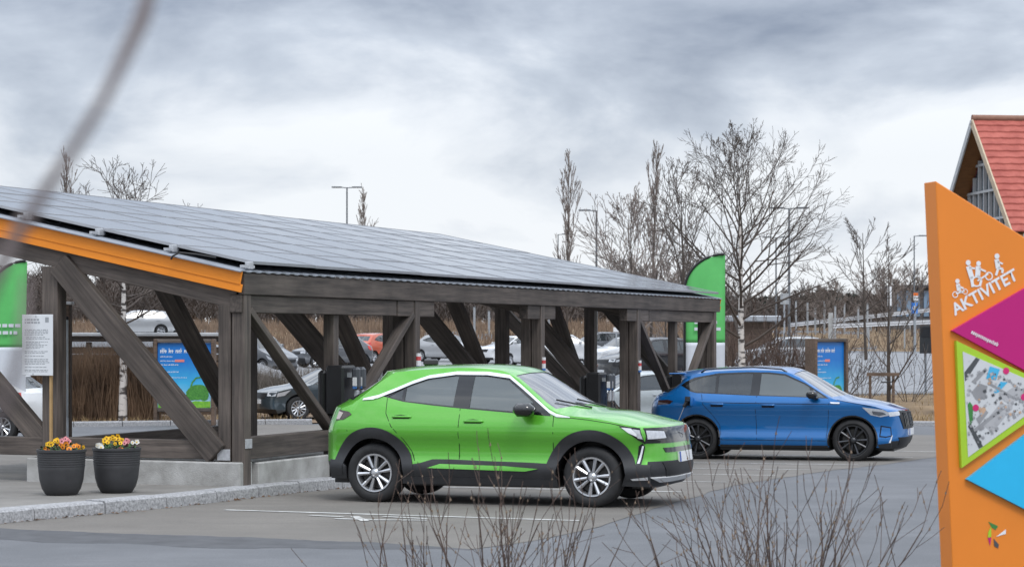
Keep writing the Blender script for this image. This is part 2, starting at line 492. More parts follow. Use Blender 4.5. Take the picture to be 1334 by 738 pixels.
# worn parking bays, lighter than the drive lane
bay_poly = [xy(PG(-260, 668)), xy(PG(-40, 690)), xy(PG(200, 697)), xy(PG(440, 706)), xy(PG(610, 716)), xy(PG(690, 705)), xy(PG(780, 686)), xy(PG(870, 657)), xy(PG(960, 632)),
            xy(PG(1080, 613)), xy(PG(1190, 599)), xy(PG(1320, 580)), CL(8.5, 27), CL(-14, 27), CL(-16, 3)]
_bp = densify(bay_poly, .35)
bay_poly = [(p[0]+.07*noise.noise((p[0]*1.3, p[1]*1.3, 1)), p[1]+.07*noise.noise((p[0]*1.3, p[1]*1.3, 7))) for p in _bp]
sheet('parking_area', bay_poly, .004, BAY)
# dark seam of sealing tar along the edge of the lane
m = MB()
seam = [PG(*p) for p in ((-120, 683), (26, 690), (130, 694), (260, 698), (420, 704), (560, 711), (615, 716))]
seam = resample(seam, .08); pr_ = None; ns_ = len(seam)
for i_, a in enumerate(seam):
    wd_ = .95*min(1, i_/8, (ns_-1-i_)/28)
    t_ = .10*noise.noise((a.x*2.1, a.y*2.1, 3)) + .04*noise.noise((a.x*9, a.y*9, 3)); b_ = .16*noise.noise((a.x*1.3, a.y, 9)) + .05*noise.noise((a.x*8, a.y*8, 5))
    y0_ = a.y+t_; y1_ = a.y-wd_+b_*min(1, wd_*3)
    if y1_ > y0_-.01: y1_ = y0_-.01
    cur_ = [m.vert((a.x, y0_, g(a.x, y0_)+.0075)), m.vert((a.x, y1_, g(a.x, y1_)+.0045)), m.vert((a.x, y1_-.06, g(a.x, y1_)-.003))]
    if pr_: m.face(pr_[0], pr_[1], cur_[1], cur_[0]); m.face(pr_[1], pr_[2], cur_[2], cur_[1])
    pr_ = cur_
tag(m.build('road_seam', mat('dark_tar_seam', (.080, .082, .088), .85, var=.22, scale=3), recalc=False), kind='structure')

# pavement under and before the canopy, with granite kerb stones
kpx = [(-150, 697), (-60, 688), (26, 679), (120, 671), (200, 663.5), (270, 656), (320, 649.5), (380, 642)]
kerb_line = [PG(*p) for p in kpx]
kerb_line = [Vector((p.x, p.y)) for p in kerb_line] + [Vector(CL(.36, w)) for w in (2.0, 6, 10, 14, 18, 21.4)]
def smoothline(line, it=2):
    for _ in range(it):
        o = [line[0]]
        for a, b in zip(line, line[1:]): o += [a*.75+b*.25, a*.25+b*.75]
        line = o + [line[-1]]
    return line
kl = resample(smoothline(kerb_line), 1.0)
inner = []
KW = .30
for i, p in enumerate(kl):
    d = (kl[min(i+1, len(kl)-1)] - kl[max(i-1, 0)]).normalized(); inner.append(p + Vector((-d.y, d.x))*KW)
pave_poly = [tuple(p) for p in inner] + [CL(-6.6, 21.4), CL(-6.6, 8), CL(-6.6, -5)]
pav = sheet('pavement', pave_poly, .125, PAVE, skirt=.2)
for i, (a, b) in enumerate(zip(kl, kl[1:])):
    mb = MB(); ia, ib = inner[i], inner[i+1]
    ga = .012/1.0
    a2 = a + (b-a)*ga; b2 = b - (b-a)*ga; ia2 = ia + (ib-ia)*ga; ib2 = ib - (ib-ia)*ga
    h = .135 + R.uniform(-.006, .006); jt = R.uniform(-.012, .012)
    nrm = (ia - a).normalized()
    n = 5; rows = []
    for k in range(n+1):
        t = k/n; o_ = a2 + (b2-a2)*t + nrm*(jt + R.uniform(-.008, .008)); q_ = ia2 + (ib2-ia2)*t
        zz = g(o_.x, o_.y); hh = h + R.uniform(-.004, .004)
        rows.append([mb.vert((o_.x, o_.y, zz-.08)), mb.vert((*(o_ + nrm*.004), zz+hh*.45)), mb.vert((*(o_ + nrm*.012), zz+hh-.018)), mb.vert((*(o_+nrm*.036), zz+hh)), mb.vert((q_.x, q_.y, g(q_.x, q_.y)+h)), mb.vert((q_.x, q_.y, g(q_.x, q_.y)-.08))])
    for r0, r1 in zip(rows, rows[1:]):
        for k in range(5): mb.face(r0[k], r0[k+1], r1[k+1], r1[k])
    mb.face(*rows[0]); mb.face(*rows[-1][::-1])
    mb.build('kerb_stone', GRANITE, pav, smooth=35)
# dirt and dead leaves in the gutter
m = MB()
for k in range(420):
    i = R.randrange(len(kl)-1); t = R.random(); p = kl[i] + (kl[i+1]-kl[i])*t - (inner[i]-kl[i]).normalized()*abs(R.gauss(.03, .05))
    s = R.uniform(.012, .035); a = R.random()*6.28; z = g(p.x, p.y)+.012
    m.poly([(p.x+s*cos(a), p.y+s*sin(a), z), (p.x+s*.5*cos(a+1.7), p.y+s*.5*sin(a+1.7), z+R.uniform(0, .015)), (p.x+s*cos(a+3.1), p.y+s*sin(a+3.1), z), (p.x+s*.5*cos(a+4.7), p.y+s*.5*sin(a+4.7), z+R.uniform(0, .01))])
tag(m.build('dead_leaves', mat('dead_leaf', (.10, .05, .025), .9, col2=(.22, .13, .07), scale=30), recalc=False), 'brown dead leaves lying along the foot of the granite kerb', 'leaves', kind='stuff')

# painted bay lines
def strip(name, p, q, w, dz, material, kind=None, parent=None):
    p = Vector(p); q = Vector(q); d = (q-p); l = d.length; d.normalize(); nrm = Vector((-d.y, d.x))*w/2
    mb = MB(); n = max(1, int(l/.8)); prev = None
    for k in range(n+1):
        c = p + d*l*k/n
        cur = [mb.vert((c.x+nrm.x*s, c.y+nrm.y*s, g(c.x+nrm.x*s, c.y+nrm.y*s)+dz)) for s in (1, -1)]
        if prev: mb.face(prev[0], prev[1], cur[1], cur[0])
        prev = cur
    o = mb.build(name, material, parent, recalc=False)
    if kind: tag(o, kind=kind)
    return o
PK = bpy.data.objects['parking_area']
for w in (-2.05, 2.75, 5.4, 8.0, 10.6, 13.2, 16.8, 19.4):
    x0 = .75 if w > 0 else 0.9
    x1 = 1.2
    while x1 < 6.0 and inside(CL(x1+.35, w), bay_poly): x1 += .05
    strip('bay_line', CL(x0, w), CL(x1, w), .1, .009, PAINT, parent=PK)
# worn white charging symbol between the bays (plug outline and lead)
for a, b in ((PG(404, 671.5), PG(446, 673.5)), (PG(436, 676), PG(486, 677)), (PG(462, 673), PG(476, 679)), (PG(486, 677.5), PG(556, 678)), (PG(500, 673), PG(556, 676))):
    strip('painted_charge_symbol', xy(a), xy(b), .09, .010, PAINT, parent=PK)

# verge at the right behind the blue car, far lot, bank
verge_poly = [xy(PG(1000, 552)), xy(PG(1100, 552)), xy(PG(1215, 553)), xy(PG(1420, 555)), xy(GX(1560, 62)), xy(GX(1430, 72)), xy(GX(1210, 74)), xy(GX(1000, 72)), xy(GX(900, 70)), xy(GX(860, 64))]
def mound(name, poly, base, amp, step, material):
    poly = densify(poly, step); vs, fs = cdt([poly], step); mb = MB()
    def dist(p):
        b = 9
        for i in range(len(poly)):
            a = Vector(poly[i-1]); c = Vector(poly[i]); d = c-a; t = max(0, min(1, (p-a).dot(d)/max(1e-9, d.dot(d)))); b = min(b, (p-a-d*t).length)
        return b
    hh = {}
    ids = []
    for v in vs:
        dd = dist(Vector((v.x, v.y)))
        ids.append(mb.vert((v.x, v.y, g(v.x, v.y) + base + amp*sstep(0, 5, dd) + .05*noise.noise((v.x*.7, v.y*.7, 3))*sstep(0, 1, dd))))
    for f in fs:
        c = sum((vs[i] for i in f), Vector((0, 0)))/3
        if inside((c.x, c.y), poly): mb.face(*[ids[i] for i in f])
    o = mb.build(name, material, smooth=180); tag(o, kind='structure')
    return o, poly, dist
vo, vpoly, vdist = mound('grass_verge', verge_poly, .03, .28, 1.2, DRYGRASS)
def kerb_run(name, line, h, w, parent):
    ln_ = resample(line, 1.2)
    for a, b in zip(ln_, ln_[1:]):
        d = (b-a).normalized(); nn_ = Vector((-d.y, d.x))
        mb = MB(); a2 = a+d*.01; b2 = b-d*.01
        pts = [(a2, 0), (b2, 0)]
        v = []
        for p, o_, z in ((a2, 0, -.1), (a2, w, -.1), (a2, w, h), (a2, .02, h), (a2, 0, h-.03), (b2, 0, -.1), (b2, w, -.1), (b2, w, h), (b2, .02, h), (b2, 0, h-.03)):
            q = p + nn_*o_; v.append(mb.vert((q.x, q.y, g(q.x, q.y)+z)))
        for q in ((0,1,2,3,4), (9,8,7,6,5), (0,5,6,1), (1,6,7,2), (2,7,8,3), (3,8,9,4), (4,9,5,0)): mb.face(*[v[k] for k in q])
        mb.build(name, GRANITE, parent)
kerb_run('kerb_stone', [Vector(p) for p in (xy(PG(985, 553.5)), xy(PG(1100, 553.5)), xy(PG(1420, 556.5)))], .12, .14, vo)

# pale lot in the far right and far middle
sheet('far_car_park', [xy(GX(560, 79)), xy(GX(1000, 77)), xy(GX(1700, 77)), xy(GX(1700, 176)), xy(GX(1150, 176)), xy(GX(930, 146)), xy(GX(820, 136)), xy(GX(240, 134)), xy(GX(250, 84))], .012, FARASPH, step=4.0)

# dry bank behind the car parks
def bank():
    mb = MB(); rows = []
    ys = [128+i*2.5 for i in range(40)] + [230+i*12 for i in range(40)] 
    for y in ys:
        row = []
        for i in range(90):
            x = (-.42 + .9*i/89)*y
            yb = 139 + 44*sstep(4, 26, x*150/y)
            row.append(mb.vert((x, y, g(x, y) + (.03 if y > yb+2 else -.4) + (.25*noise.noise((x*.15, y*.15, 0)) if y > yb+4 else 0))))
        rows.append(row)
    for a, b in zip(rows, rows[1:]):
        for i in range(89): mb.face(a[i], a[i+1], b[i+1], b[i])
    return tag(mb.build('grass_bank', DRYGRASS, smooth=180), kind='structure')
bank()
# strip between the road and the hedge at the left
lp = [xy(GX(-160, 52)), xy(GX(-20, 53.5)), xy(GX(140, 54.5)), xy(GX(300, 55.5)), xy(GX(420, 56)), xy(GX(425, 63)), xy(GX(300, 63)), xy(GX(-200, 62.5))]
lv, lvpoly, lvdist = mound('planting_strip', lp, .03, .08, 1.0, mat('bark_mulch', (.14, .09, .055), .95, col2=(.27, .19, .12), scale=12, bump=.5, bscale=30))
kerb_run('kerb_stone', [Vector(p) for p in (xy(GX(-160, 51.8)), xy(GX(-20, 53.3)), xy(GX(140, 54.3)), xy(GX(300, 55.3)), xy(GX(420, 55.8)))], .13, .16, lv)

# ================================================================== solar canopy
TP = .21; ZE = 2.63; RD = 6.5; RL = 20.1; SP = 4.93
CG = g(*CL(0, 0))
can = empty('solar_canopy', (P0.x, P0.y, 0), -PHI)
tag(can, 'long dark timber canopy with sloping solar panel roof and orange gable board', 'canopy')
def tbeam(name, p0, p1, w, h, up=(0, 0, 1), material=None, parent=can, c=.008):
    """one timber: chamfered, its own mesh along local X"""
    p0 = Vector(p0); p1 = Vector(p1); d = p1-p0; l = d.length; d.normalize()
    s = d.cross(Vector(up))
    if s.length < 1e-4: s = d.cross(Vector((0, 1, 0)))
    s.normalize(); u = s.cross(d)
    mb = MB(); mb.cbox((0, -w/2, -h/2), (l, w/2, h/2), c)
    o = mb.build(name, material or WOOD, parent)
    m4 = Matrix(((d.x, s.x, u.x, p0.x), (d.y, s.y, u.y, p0.y), (d.z, s.z, u.z, p0.z), (0, 0, 0, 1)))
    o.matrix_local = m4
    return o
def zr(x): return ZE - TP*x          # top of roof sheet at local x (x <= 0 goes back and up)
def gl(x, w):
    p = CL(x, w); return g(*p)
PLATE = mat('zinc_plate', (.50, .51, .53), .45, metal=.4, var=.15, scale=20)
DW = (0, 0, 0)
for k in range(5):
    w = .14 + k*(SP - .02)
    zb = gl(0, w) + .1
    top = 2.33
    tbeam('post', (-.09, w, zb), (-.09, w, top), .165, .17, (0, 1, 0))
    tbeam('post', (-.275, w + .003, zb), (-.275, w + .003, zr(-.275) - .48), .165, .17, (0, 1, 0))
    tbeam('post', (-2.66, w, gl(-2.66, w)+.1), (-2.66, w, zr(-2.66)-.50), .22, .2, (0, 1, 0))
    # rafter along the slope
    tbeam('rafter', (-.13, w, zr(-.13)-.25-.12), (-6.35, w, zr(-6.35)-.25-.12), .14, .25, (0, 0, 1))
    # diagonal from the middle post head to the foot of the front post, and from the back
    tbeam('brace', (-2.52, w + (-.09 if k == 0 else -.02), 2.72), (-.36, w + (-.09 if k == 0 else -.02), .46 if k < 2 else .3), .12, .30, (0, 0, 1))
    if k in (0, 4): tbeam('brace', (-5.45, w-.02, zr(-5.4)-.55), (-2.78, w-.02, .55), .12, .26)
    # sill beams in the frame plane
    if k in (0, 4):
        tbeam('sill_beam', (-.37, w, .51 + zb - .1 - CG), (-3.4, w, .51 + zb - .1 - CG), .17, .22)
    # longitudinal brace of the middle row
    if k > 0:
        tbeam('brace', (-2.66, w - SP/2, zr(-2.66)-.55), (-2.66, w-.12, .42), .13, .26, (1, 0, 0))
    # corbel under the eave beam
    if k in (1, 2, 3):
        tbeam('corbel', (-.10, w-.62, 2.222), (-.10, w+.62, 2.222), .15, .215)
    # zinc shoe plates at the foot
    mb = MB(); mb.cbox((-.36, w-.1, zb+.32), (-.19, w-.092, zb+.45), .002)
    mb.build('shoe_plate', PLATE, can)
    mb = MB(); mb.cbox((-.006, w-.07, zb+.46), (.004, w+.09, zb+.57), .002)
    mb.build('shoe_plate', PLATE, can)
    if k == 0:
        mb = MB(); mb.cbox((-2.45, w-.118, zb+.33), (-2.32, w-.110, zb+.45), .002); mb.build('shoe_plate', PLATE, can)
# longitudinal beams
tbeam('eave_beam', (-.035, .03, 2.455), (-.035, RL-.02, 2.455), .085, .25)
for a in (0, 3):
    w0 = .14 + a*(SP-.02) - .12
    tbeam('lower_beam', (-.105, w0 if a == 0 else w0+.78, 2.222), (-.105, w0 + SP + (-.55 if a == 0 else .26), 2.222), .15, .205)
tbeam('purlin', (-2.66, .06, zr(-2.66)-.14), (-2.66, RL-.05, zr(-2.66)-.14), .12, .22)
tbeam('purlin', (-5.6, .06, zr(-5.6)-.14), (-5.6, RL-.05, zr(-5.6)-.14), .12, .22)
# V braces and the charger posts of the outer bays
for a in (0, 3):
    w0 = .14 + a*(SP-.02); wm = w0 + SP*.51
    tbeam('post', (-.16, wm, gl(0, wm)+.1), (-.16, wm, 2.12), .15, .15, (0, 1, 0))
    tbeam('brace', (-.085, w0+.1, 2.15), (-.085, wm-.06, .62 + gl(0, wm)*.6), .09, .15, (1, 0, 0))
    tbeam('brace', (-.085, w0+SP-.12, 2.15), (-.085, wm+.06, .62 + gl(0, wm)*.6), .09, .15, (1, 0, 0))
    tbeam('sill_beam', (-.10, w0+.1, .57 + gl(0, w0+1)), (-.10, wm-.1, .57 + gl(0, w0+1)), .15, .26)
tbeam('sill_beam', (-2.66, .3, .50), (-2.66, SP, .50), .15, .2)
# orange gable boards, two per gable
for w, sgn in ((-.03, -1), (RL+.03, 1)):
    nrm = Vector((0, 0, 1))
    d = Vector((-1, 0, TP)).normalized()
    for off, hh, pr in ((.128, .155, 0), (.250, .095, -.012*sgn)):
        tbeam('gable_board', (-.0, w + pr, zr(0)-.045-off+.062), (-6.42, w + pr, zr(-6.42)-.045-off+.062), .024, hh, (0, 0, 1), ORANGE, c=.004)
# corrugated roof sheet
mb = MB()
n = 330; prev = None
ROOFM = mat('grey_corrugated_steel', (.22, .24, .27), .5, metal=.2, var=.1)
for i in range(n+1):
    w = -.10 + (RL+.2)*i/n
    zz = -.028 + (.011 if (i % 4) in (1, 2) else -.0)
    cur = [mb.vert((x, w, zr(x)+zz)) for x in (.02, -6.5)] + [mb.vert((x, w, zr(x)+zz-.012)) for x in (.02, -6.5)]
    if prev:
        mb.face(prev[0], prev[1], cur[1], cur[0]); mb.face(prev[2], cur[2], cur[3], prev[3]); mb.face(prev[0], cur[0], cur[2], prev[2]); mb.face(prev[1], prev[3], cur[3], cur[1])
    else: mb.face(cur[0], cur[1], cur[3], cur[2])
    prev = cur
mb.face(prev[0], prev[2], prev[3], prev[1])
mb.build('roof_sheet', ROOFM, can)
# solar panels: 6 rows up the slope, 12 along
def solar_mat():
    m = bpy.data.materials.new('solar_cells'); m.use_nodes = True
    t = m.node_tree; p = t.nodes['Principled BSDF']; ln = t.links.new
    tcn = t.nodes.new('ShaderNodeTexCoord')
    br = t.nodes.new('ShaderNodeTexBrick'); br.offset = 0; br.inputs['Scale'].default_value = 1
    br.inputs['Brick Width'].default_value = .163; br.inputs['Row Height'].default_value = .163; br.inputs['Mortar Size'].default_value = .003
    br.inputs['Color1'].default_value = (.030, .035, .05, 1); br.inputs['Color2'].default_value = (.036, .041, .057, 1); br.inputs['Mortar'].default_value = (.10, .11, .13, 1)
    ln(tcn.outputs['Object'], br.inputs['Vector']); ln(br.outputs['Color'], p.inputs['Base Color'])
    p.inputs['Roughness'].default_value = .16; p.inputs['Specular IOR Level'].default_value = 1.0; p.inputs['Coat Weight'].default_value = 1.0; p.inputs['Coat Roughness'].default_value = .10
    nz = t.nodes.new('ShaderNodeTexNoise'); nz.inputs['Scale'].default_value = 1.7; nz.inputs['Detail'].default_value = 5
    ln(tcn.outputs['Object'], nz.inputs['Vector'])
    mr = t.nodes.new('ShaderNodeMapRange'); mr.inputs[3].default_value = .12; mr.inputs[4].default_value = .34; ln(nz.outputs['Fac'], mr.inputs[0]); ln(mr.outputs[0], p.inputs['Roughness'])
    return m
SOLAR = solar_mat(); ALU = mat('anodised_frame', (.42, .43, .45), .4, metal=.5, var=.08)
pl, pw = 1.642, 1.038
mb = MB()
mb.mi = 1; fw = .012
for a, b in (((-pl/2, -pw/2, 0), (pl/2, -pw/2+fw, .036)), ((-pl/2, pw/2-fw, 0), (pl/2, pw/2, .036)), ((-pl/2, -pw/2+fw, 0), (-pl/2+fw, pw/2-fw, .036)), ((pl/2-fw, -pw/2+fw, 0), (pl/2, pw/2-fw, .036))): mb.box(a, b)
mb.mi = 0; mb.box((-pl/2+fw, -pw/2+fw, .003), (pl/2-fw, pw/2-fw, .031))
pme = mb.mesh('solar_panel', [SOLAR, ALU]); fix_normals(pme)
slope = math.atan(TP)
for r in range(6):
    for c in range(12):
        x = -.03 - (r+.5)*1.045*cos(slope); w = .30 + (c+.5)*1.65
        if w > RL - .2: continue
        o = link('solar_panel', pme, can)
        # local X of the panel along the row, local Y up the slope
        o.matrix_local = Matrix.Translation((x, w, zr(x) + .055 + R.uniform(-.003, .003))) @ Matrix.Rotation(pi/2, 4, 'Z') @ Matrix.Rotation(slope + R.uniform(-.003, .003), 4, 'X')
for r in range(6):   # end clamps on the near gable
    x = -.03 - (r+.02)*1.045*cos(slope)
    mb = MB(); mb.cbox((x-.03, .20, zr(x)-.01), (x+.03, .31, zr(x)+.075), .006); mb.bar((x, .06, zr(x)+.02), (x, .36, zr(x)+.02), .035, .035)
    mb.build('panel_clamp', PLATE, can)
# cable hanging from the roof edge at the near gable
mb = MB(); mb.tube([(-.42, .12, zr(-.42)+.05), (-.60, -.05, zr(-.6)+.05), (-.78, -.11, zr(-.78)+.03), (-.86, -.13, zr(-.86)-.03), (-.88, -.13, zr(-.88)-.07)], .012, 6)
mb.build('panel_cable', BLACK, can)
# concrete plinths
mb = MB(); mb.cbox((-2.95, -.03, CG+.06), (-.02, .28, CG+.40), .015); mb.build('plinth', CONC, can)
mb = MB(); mb.cbox((-.24, .40, CG+.02), (.0, 2.3, CG+.38), .015); mb.build('plinth', CONC, can)
mb = MB(); mb.cbox((-2.85, .40, CG), (-2.5, 19.8, CG+.36), .015); mb.build('plinth', CONC, can)

# bay number labels fixed to the posts: red, white and blue plate
LAB = [mat('label_white', (.72, .72, .72), .5), mat('label_red', (.55, .05, .05), .5), mat('label_blue', (.05, .16, .42), .5)]
for k in (1, 2, 3):
    w = .14 + k*(SP-.02); z0 = 1.40 - (.10*(k-1))
    lab = empty('bay_label', (*CL(.03, w), z0), -PHI)
    for a, b, q, nm in ((0, .035, 2, 'number_field'), (.035, .11, 0, 'text_field'), (.11, .165, 1, 'warning_field'), (.165, .21, 0, 'text_field')):
        mb = MB(); mb.box((-.034, -.055, a), (-.012, .055, b)); mb.build(nm, LAB[q], lab)
    tag(lab, 'red, white and blue bay plate on the timber post ' + ('beside the silver hatchback' if k == 1 else 'above the green car\'s windscreen' if k == 2 else 'behind the green car\'s bonnet'), 'plate', 'bay plates on canopy posts')

# chargers
def charger(w, label, x=.02):
    z0 = gl(0, w)+.12
    p = CL(x, w)
    c = empty('charging_station', (p[0], p[1], z0), -PHI)
    tag(c, label, 'charger', 'charging stations under the canopy')
    mb = MB(); mb.cbox((-.10, -.12, 0), (.10, .12, 1.02), .02); mb.build('pedestal', BLACK, c)
    mb = MB(); mb.cbox((-.13, -.20, .78), (.13, .20, 1.42), .03); mb.build('housing', BLACK, c)
    mb = MB(); mb.cbox((-.26, -.17, .80), (-.135, .10, 1.36), .04); mb.build('side_case', BLACK, c)
    for s in (-.07, .09):
        q = MB(); q.cbox((.20, s-.055, 1.12), (.30, s+.055, 1.40), .03); h = q.build('connector_holster', mat('grey_holster', (.06, .065, .075), .4), c)
        q = MB(); q.cbox((.225, s-.064, 1.16), (.285, s-.0565, 1.27), .004); q.build('instruction_sticker', LAB[0], h)
        q = MB(); q.cbox((.225, s-.064, 1.125), (.285, s-.0565, 1.155), .003); q.build('instruction_sticker', LAB[2], h)
        q = MB(); q.tube([(.25, s, 1.13), (.255, s, .98), (.30, s, .90), (.27, s, .6), (.16, s, .45), (.12, s, .8), (.12, s, 1.0)], .016, 6); q.build('charging_cable', BLACK, c, smooth=60)
        q = MB(); q.bar((.12, s, 1.3), (.22, s, 1.3), .04, .06); q.build('bracket', STEEL, c)
        q = MB(); q.cbox((.226, s-.032, .93), (.286, s+.032, 1.11), .015); q.build('connector', mat('pale_connector', (.35, .36, .38), .4), h)
charger(.14 + SP*.51 - .08, 'black charging station with two holstered plugs behind the green car')
charger(.14 + SP*2.5, 'black charging station with blue stickers above the green car\'s bonnet')
charger(.14 + SP*3.46, 'black charging station half hidden behind the tail of the blue car', .06)

# notice board on the near middle post
def paper_rows(mb, x0, x1, z0, z1, fn, rows, rnd, lh=.5):
    dz = (z1-z0)/rows
    for r in range(rows):
        if rnd.random() < .12: continue
        z = z1 - (r+.5)*dz; x = x0; xe = x0 + (x1-x0)*rnd.choice((1, 1, .95, .6, .8, .97))
        while x < xe:
            l = rnd.uniform(.012, .05)
            if x+l > xe: break
            mb.poly([fn(x, z-dz*lh/2), fn(x+l, z-dz*lh/2), fn(x+l, z+dz*lh/2), fn(x, z+dz*lh/2)]); x += l + .010
nb = empty('notice_board', (*CL(-2.72, -.12), 1.33), -PHI)
tag(nb, 'white printed notice board with grey text fixed to the canopy post', 'notice board')
mb = MB(); mb.cbox((-.22, -.012, .04), (.215, .0, .775), .004); mb.build('panel', mat('white_notice', (.70, .72, .74), .4, var=.03), nb)
mb = MB(); mb.bar((.165, .03, -.75), (.165, .03, .75), .03, .03); mb.build('batten', mat('pale_pine', (.42, .27, .12), .7), nb)
INK = mat('grey_ink', (.33, .35, .37), .6)
mb = MB(); rr = random.Random(3); fn = lambda x, z: (x, -.0135, z)
paper_rows(mb, -.18, .10, .66, .73, fn, 2, rr, .6); paper_rows(mb, -.18, .18, .52, .60, fn, 4, rr); paper_rows(mb, -.16, .18, .36, .51, fn, 8, rr); paper_rows(mb, -.18, .18, .17, .34, fn, 9, rr); paper_rows(mb, -.18, .18, .08, .15, fn, 4, rr)
mb.poly([fn(.11, .68), fn(.16, .68), fn(.16, .74), fn(.11, .74)])
mb.build('text', INK, nb, recalc=False)
for sx, sz in ((-.02, .75), (-.06, .06)):
    q = MB(); q.lathe([(.008, 0), (.006, .004), (0, .005)], 8, 'y', Matrix.Translation((sx, -.018, sz))); q.build('screw', INK, nb)
# bare steel pole beside it, and a timber post with white cap behind
pm = PX(87, 560, 27.6)
sp_ = empty('steel_pole', (pm.x, pm.y, g(pm.x, pm.y)+.12)); tag(sp_, 'thin bare galvanised steel pole beside the notice board', 'pole')
mb = MB(); mb.tube([(0, 0, 0), (0, 0, 2.02)], .021, 10); mb.build('shaft', STEEL, sp_, smooth=40)
mb = MB(); mb.lathe([(.0, 2.035), (.018, 2.035), (.024, 2.02), (.024, 1.99)], 10); mb.build('cap', BLACK, sp_, smooth=40)
mb = MB(); mb.lathe([(.026, .0), (.026, .75), (.021, .76)], 10); mb.build('sleeve', STEEL, sp_, smooth=40)
pm = PX(82, 470, 33)
tpst = empty('timber_post', (pm.x, pm.y, g(pm.x, pm.y)+.1)); tag(tpst, 'broad weathered timber post with white cap behind the steel pole', 'post')
mb = MB(); mb.cbox((-.12, -.1, 0), (.12, .1, 2.42), .01); mb.build('shaft', BROWN, tpst)
mb = MB(); mb.cbox((-.14, -.12, 2.42), (.15, .12, 2.465), .008); mb.build('cap', LAB[0], tpst)
mb = MB(); mb.cbox((.02, -.115, 2.02), (.06, -.102, 2.07), .003); mb.build('socket', BLACK, tpst)

# ================================================================== planters with pansies
POT = mat('anthracite_planter', (.040, .040, .043), .6, var=.12, scale=8)
LEAF = mat('pansy_leaf', (.03, .09, .02), .6, var=.4, scale=40)
PET = {n: mat('petal_'+n, c, .6, var=.15, scale=50) for n, c in dict(yellow=(.85, .52, .02), orange=(.8, .28, .02), pink=(.75, .3, .33), white=(.75, .75, .7), maroon=(.09, .015, .02)).items()}
def pansy_mesh(nm):
    mb = MB()
    for k, (a, s) in enumerate(((90, 1), (162, 1), (18, 1), (234, .95), (306, .95))):
        a = radians(a); n = 7; c = Vector((cos(a), 0, sin(a)))*.017*s; ids = []
        for j in range(n):
            b = 2*pi*j/n; ids.append(mb.vert((c.x + .017*s*cos(b), -.003*k*.3 + .004*sin(b*2), c.z + .017*s*sin(b))))
        mb.face(*ids)
    mb.mi = 1
    ids = [mb.vert((.010*cos(2*pi*j/6), -.008, .010*sin(2*pi*j/6)-.003)) for j in range(6)]; mb.face(*ids)
    return mb.mesh('pansy', [PET[nm], PET['maroon'] if nm != 'white' else PET['yellow']])
PANSY = {n: pansy_mesh(n) for n in PET}
def planter(X, Yb, label, seed, mix):
    rr = random.Random(seed)
    p = PG(X, Yb, .125)
    c = empty('flower_pot', p); tag(c, label, 'flower pot', 'flower pots on the pavement')
    s = .262
    prof = [(0, 0), (.60, 0), (.66, .02), (.80, .14), (.90, .32), (.95, .55), (.965, .62)]
    h = .50
    z = .62
    for k in range(6):
        z0 = .62 + k*.05; prof += [(.962+.004*k, z0+.004), (.978+.004*k, z0+.014), (.978+.004*k, z0+.040), (.962+.004*k, z0+.048)]
    prof += [(1.0, .93), (1.03, .945), (1.03, .995), (1.02, 1.0), (.95, 1.0), (.93, .9), (0, .9)]
    mb = MB(); mb.lathe([(r*s, zz*h) for r, zz in prof], 40); mb.build('pot', POT, c, smooth=35)
    mb = MB(); mb.lathe([(s*.93, h*.92), (s*.6, h*.95), (0, h*.97)], 20); mb.build('soil', mat('potting_soil', (.03, .02, .015), .95, bump=.5), c, smooth=60)
    mb = MB()
    for k in range(170):
        a = rr.random()*6.28; r = s*.85*sqrt(rr.random()); q = Vector((r*cos(a), r*sin(a), h*.95 + rr.uniform(0, .10)*(1-r/s*.6)))
        t = rr.random()*6.28; d = Vector((cos(t), sin(t), rr.uniform(.2, 1.1))).normalized(); e = d.cross(Vector((rr.random()-.5, rr.random()-.5, rr.random()))).normalized(); l = rr.uniform(.025, .055)
        mb.poly([q, q+d*l*.5+e*l*.3, q+d*l, q+d*l*.5-e*l*.3])
    mb.build('leaves', LEAF, c, recalc=False)
    for (fx, fz, nm, cnt, sprd) in mix:
        for _ in range(cnt):
            o = link('pansy', PANSY[nm], c)
            yy = rr.uniform(-.2, .06); xx = fx*s + rr.gauss(0, sprd)
            lim = sqrt(max(0.01, (s*.9)**2 - yy*yy)); xx = max(-lim, min(lim, xx))
            o.location = (xx, yy, h + fz + rr.uniform(-.015, .03)); o.rotation_euler = (rr.uniform(-.5, .2), rr.uniform(-.6, .6), rr.uniform(-.6, .6)); sc_ = rr.uniform(.65, 1.0); o.scale = (sc_,)*3
planter(80, 644, 'round anthracite flower pot with yellow and orange pansies at the end of the plinth', 5, [(-.45, .05, 'yellow', 5, .03), (-.1, .08, 'yellow', 7, .04), (.15, .09, 'pink', 4, .03), (.2, .04, 'orange', 4, .03), (.85, .02, 'orange', 4, .03), (.8, .0, 'yellow', 3, .02), (-.5, 0, 'orange', 2, .02), (.1, .02, 'maroon', 3, .1)])
planter(152, 641, 'round anthracite flower pot with a mound of yellow and white pansies near the steel plate', 6, [(-.1, .10, 'yellow', 10, .05), (-.4, .06, 'yellow', 6, .03), (.2, .06, 'yellow', 4, .04), (-.7, .02, 'white', 7, .03), (.45, .06, 'pink', 4, .02), (.4, .01, 'maroon', 3, .03), (.8, .05, 'white', 2, .02), (.45, .0, 'orange', 2, .03)])

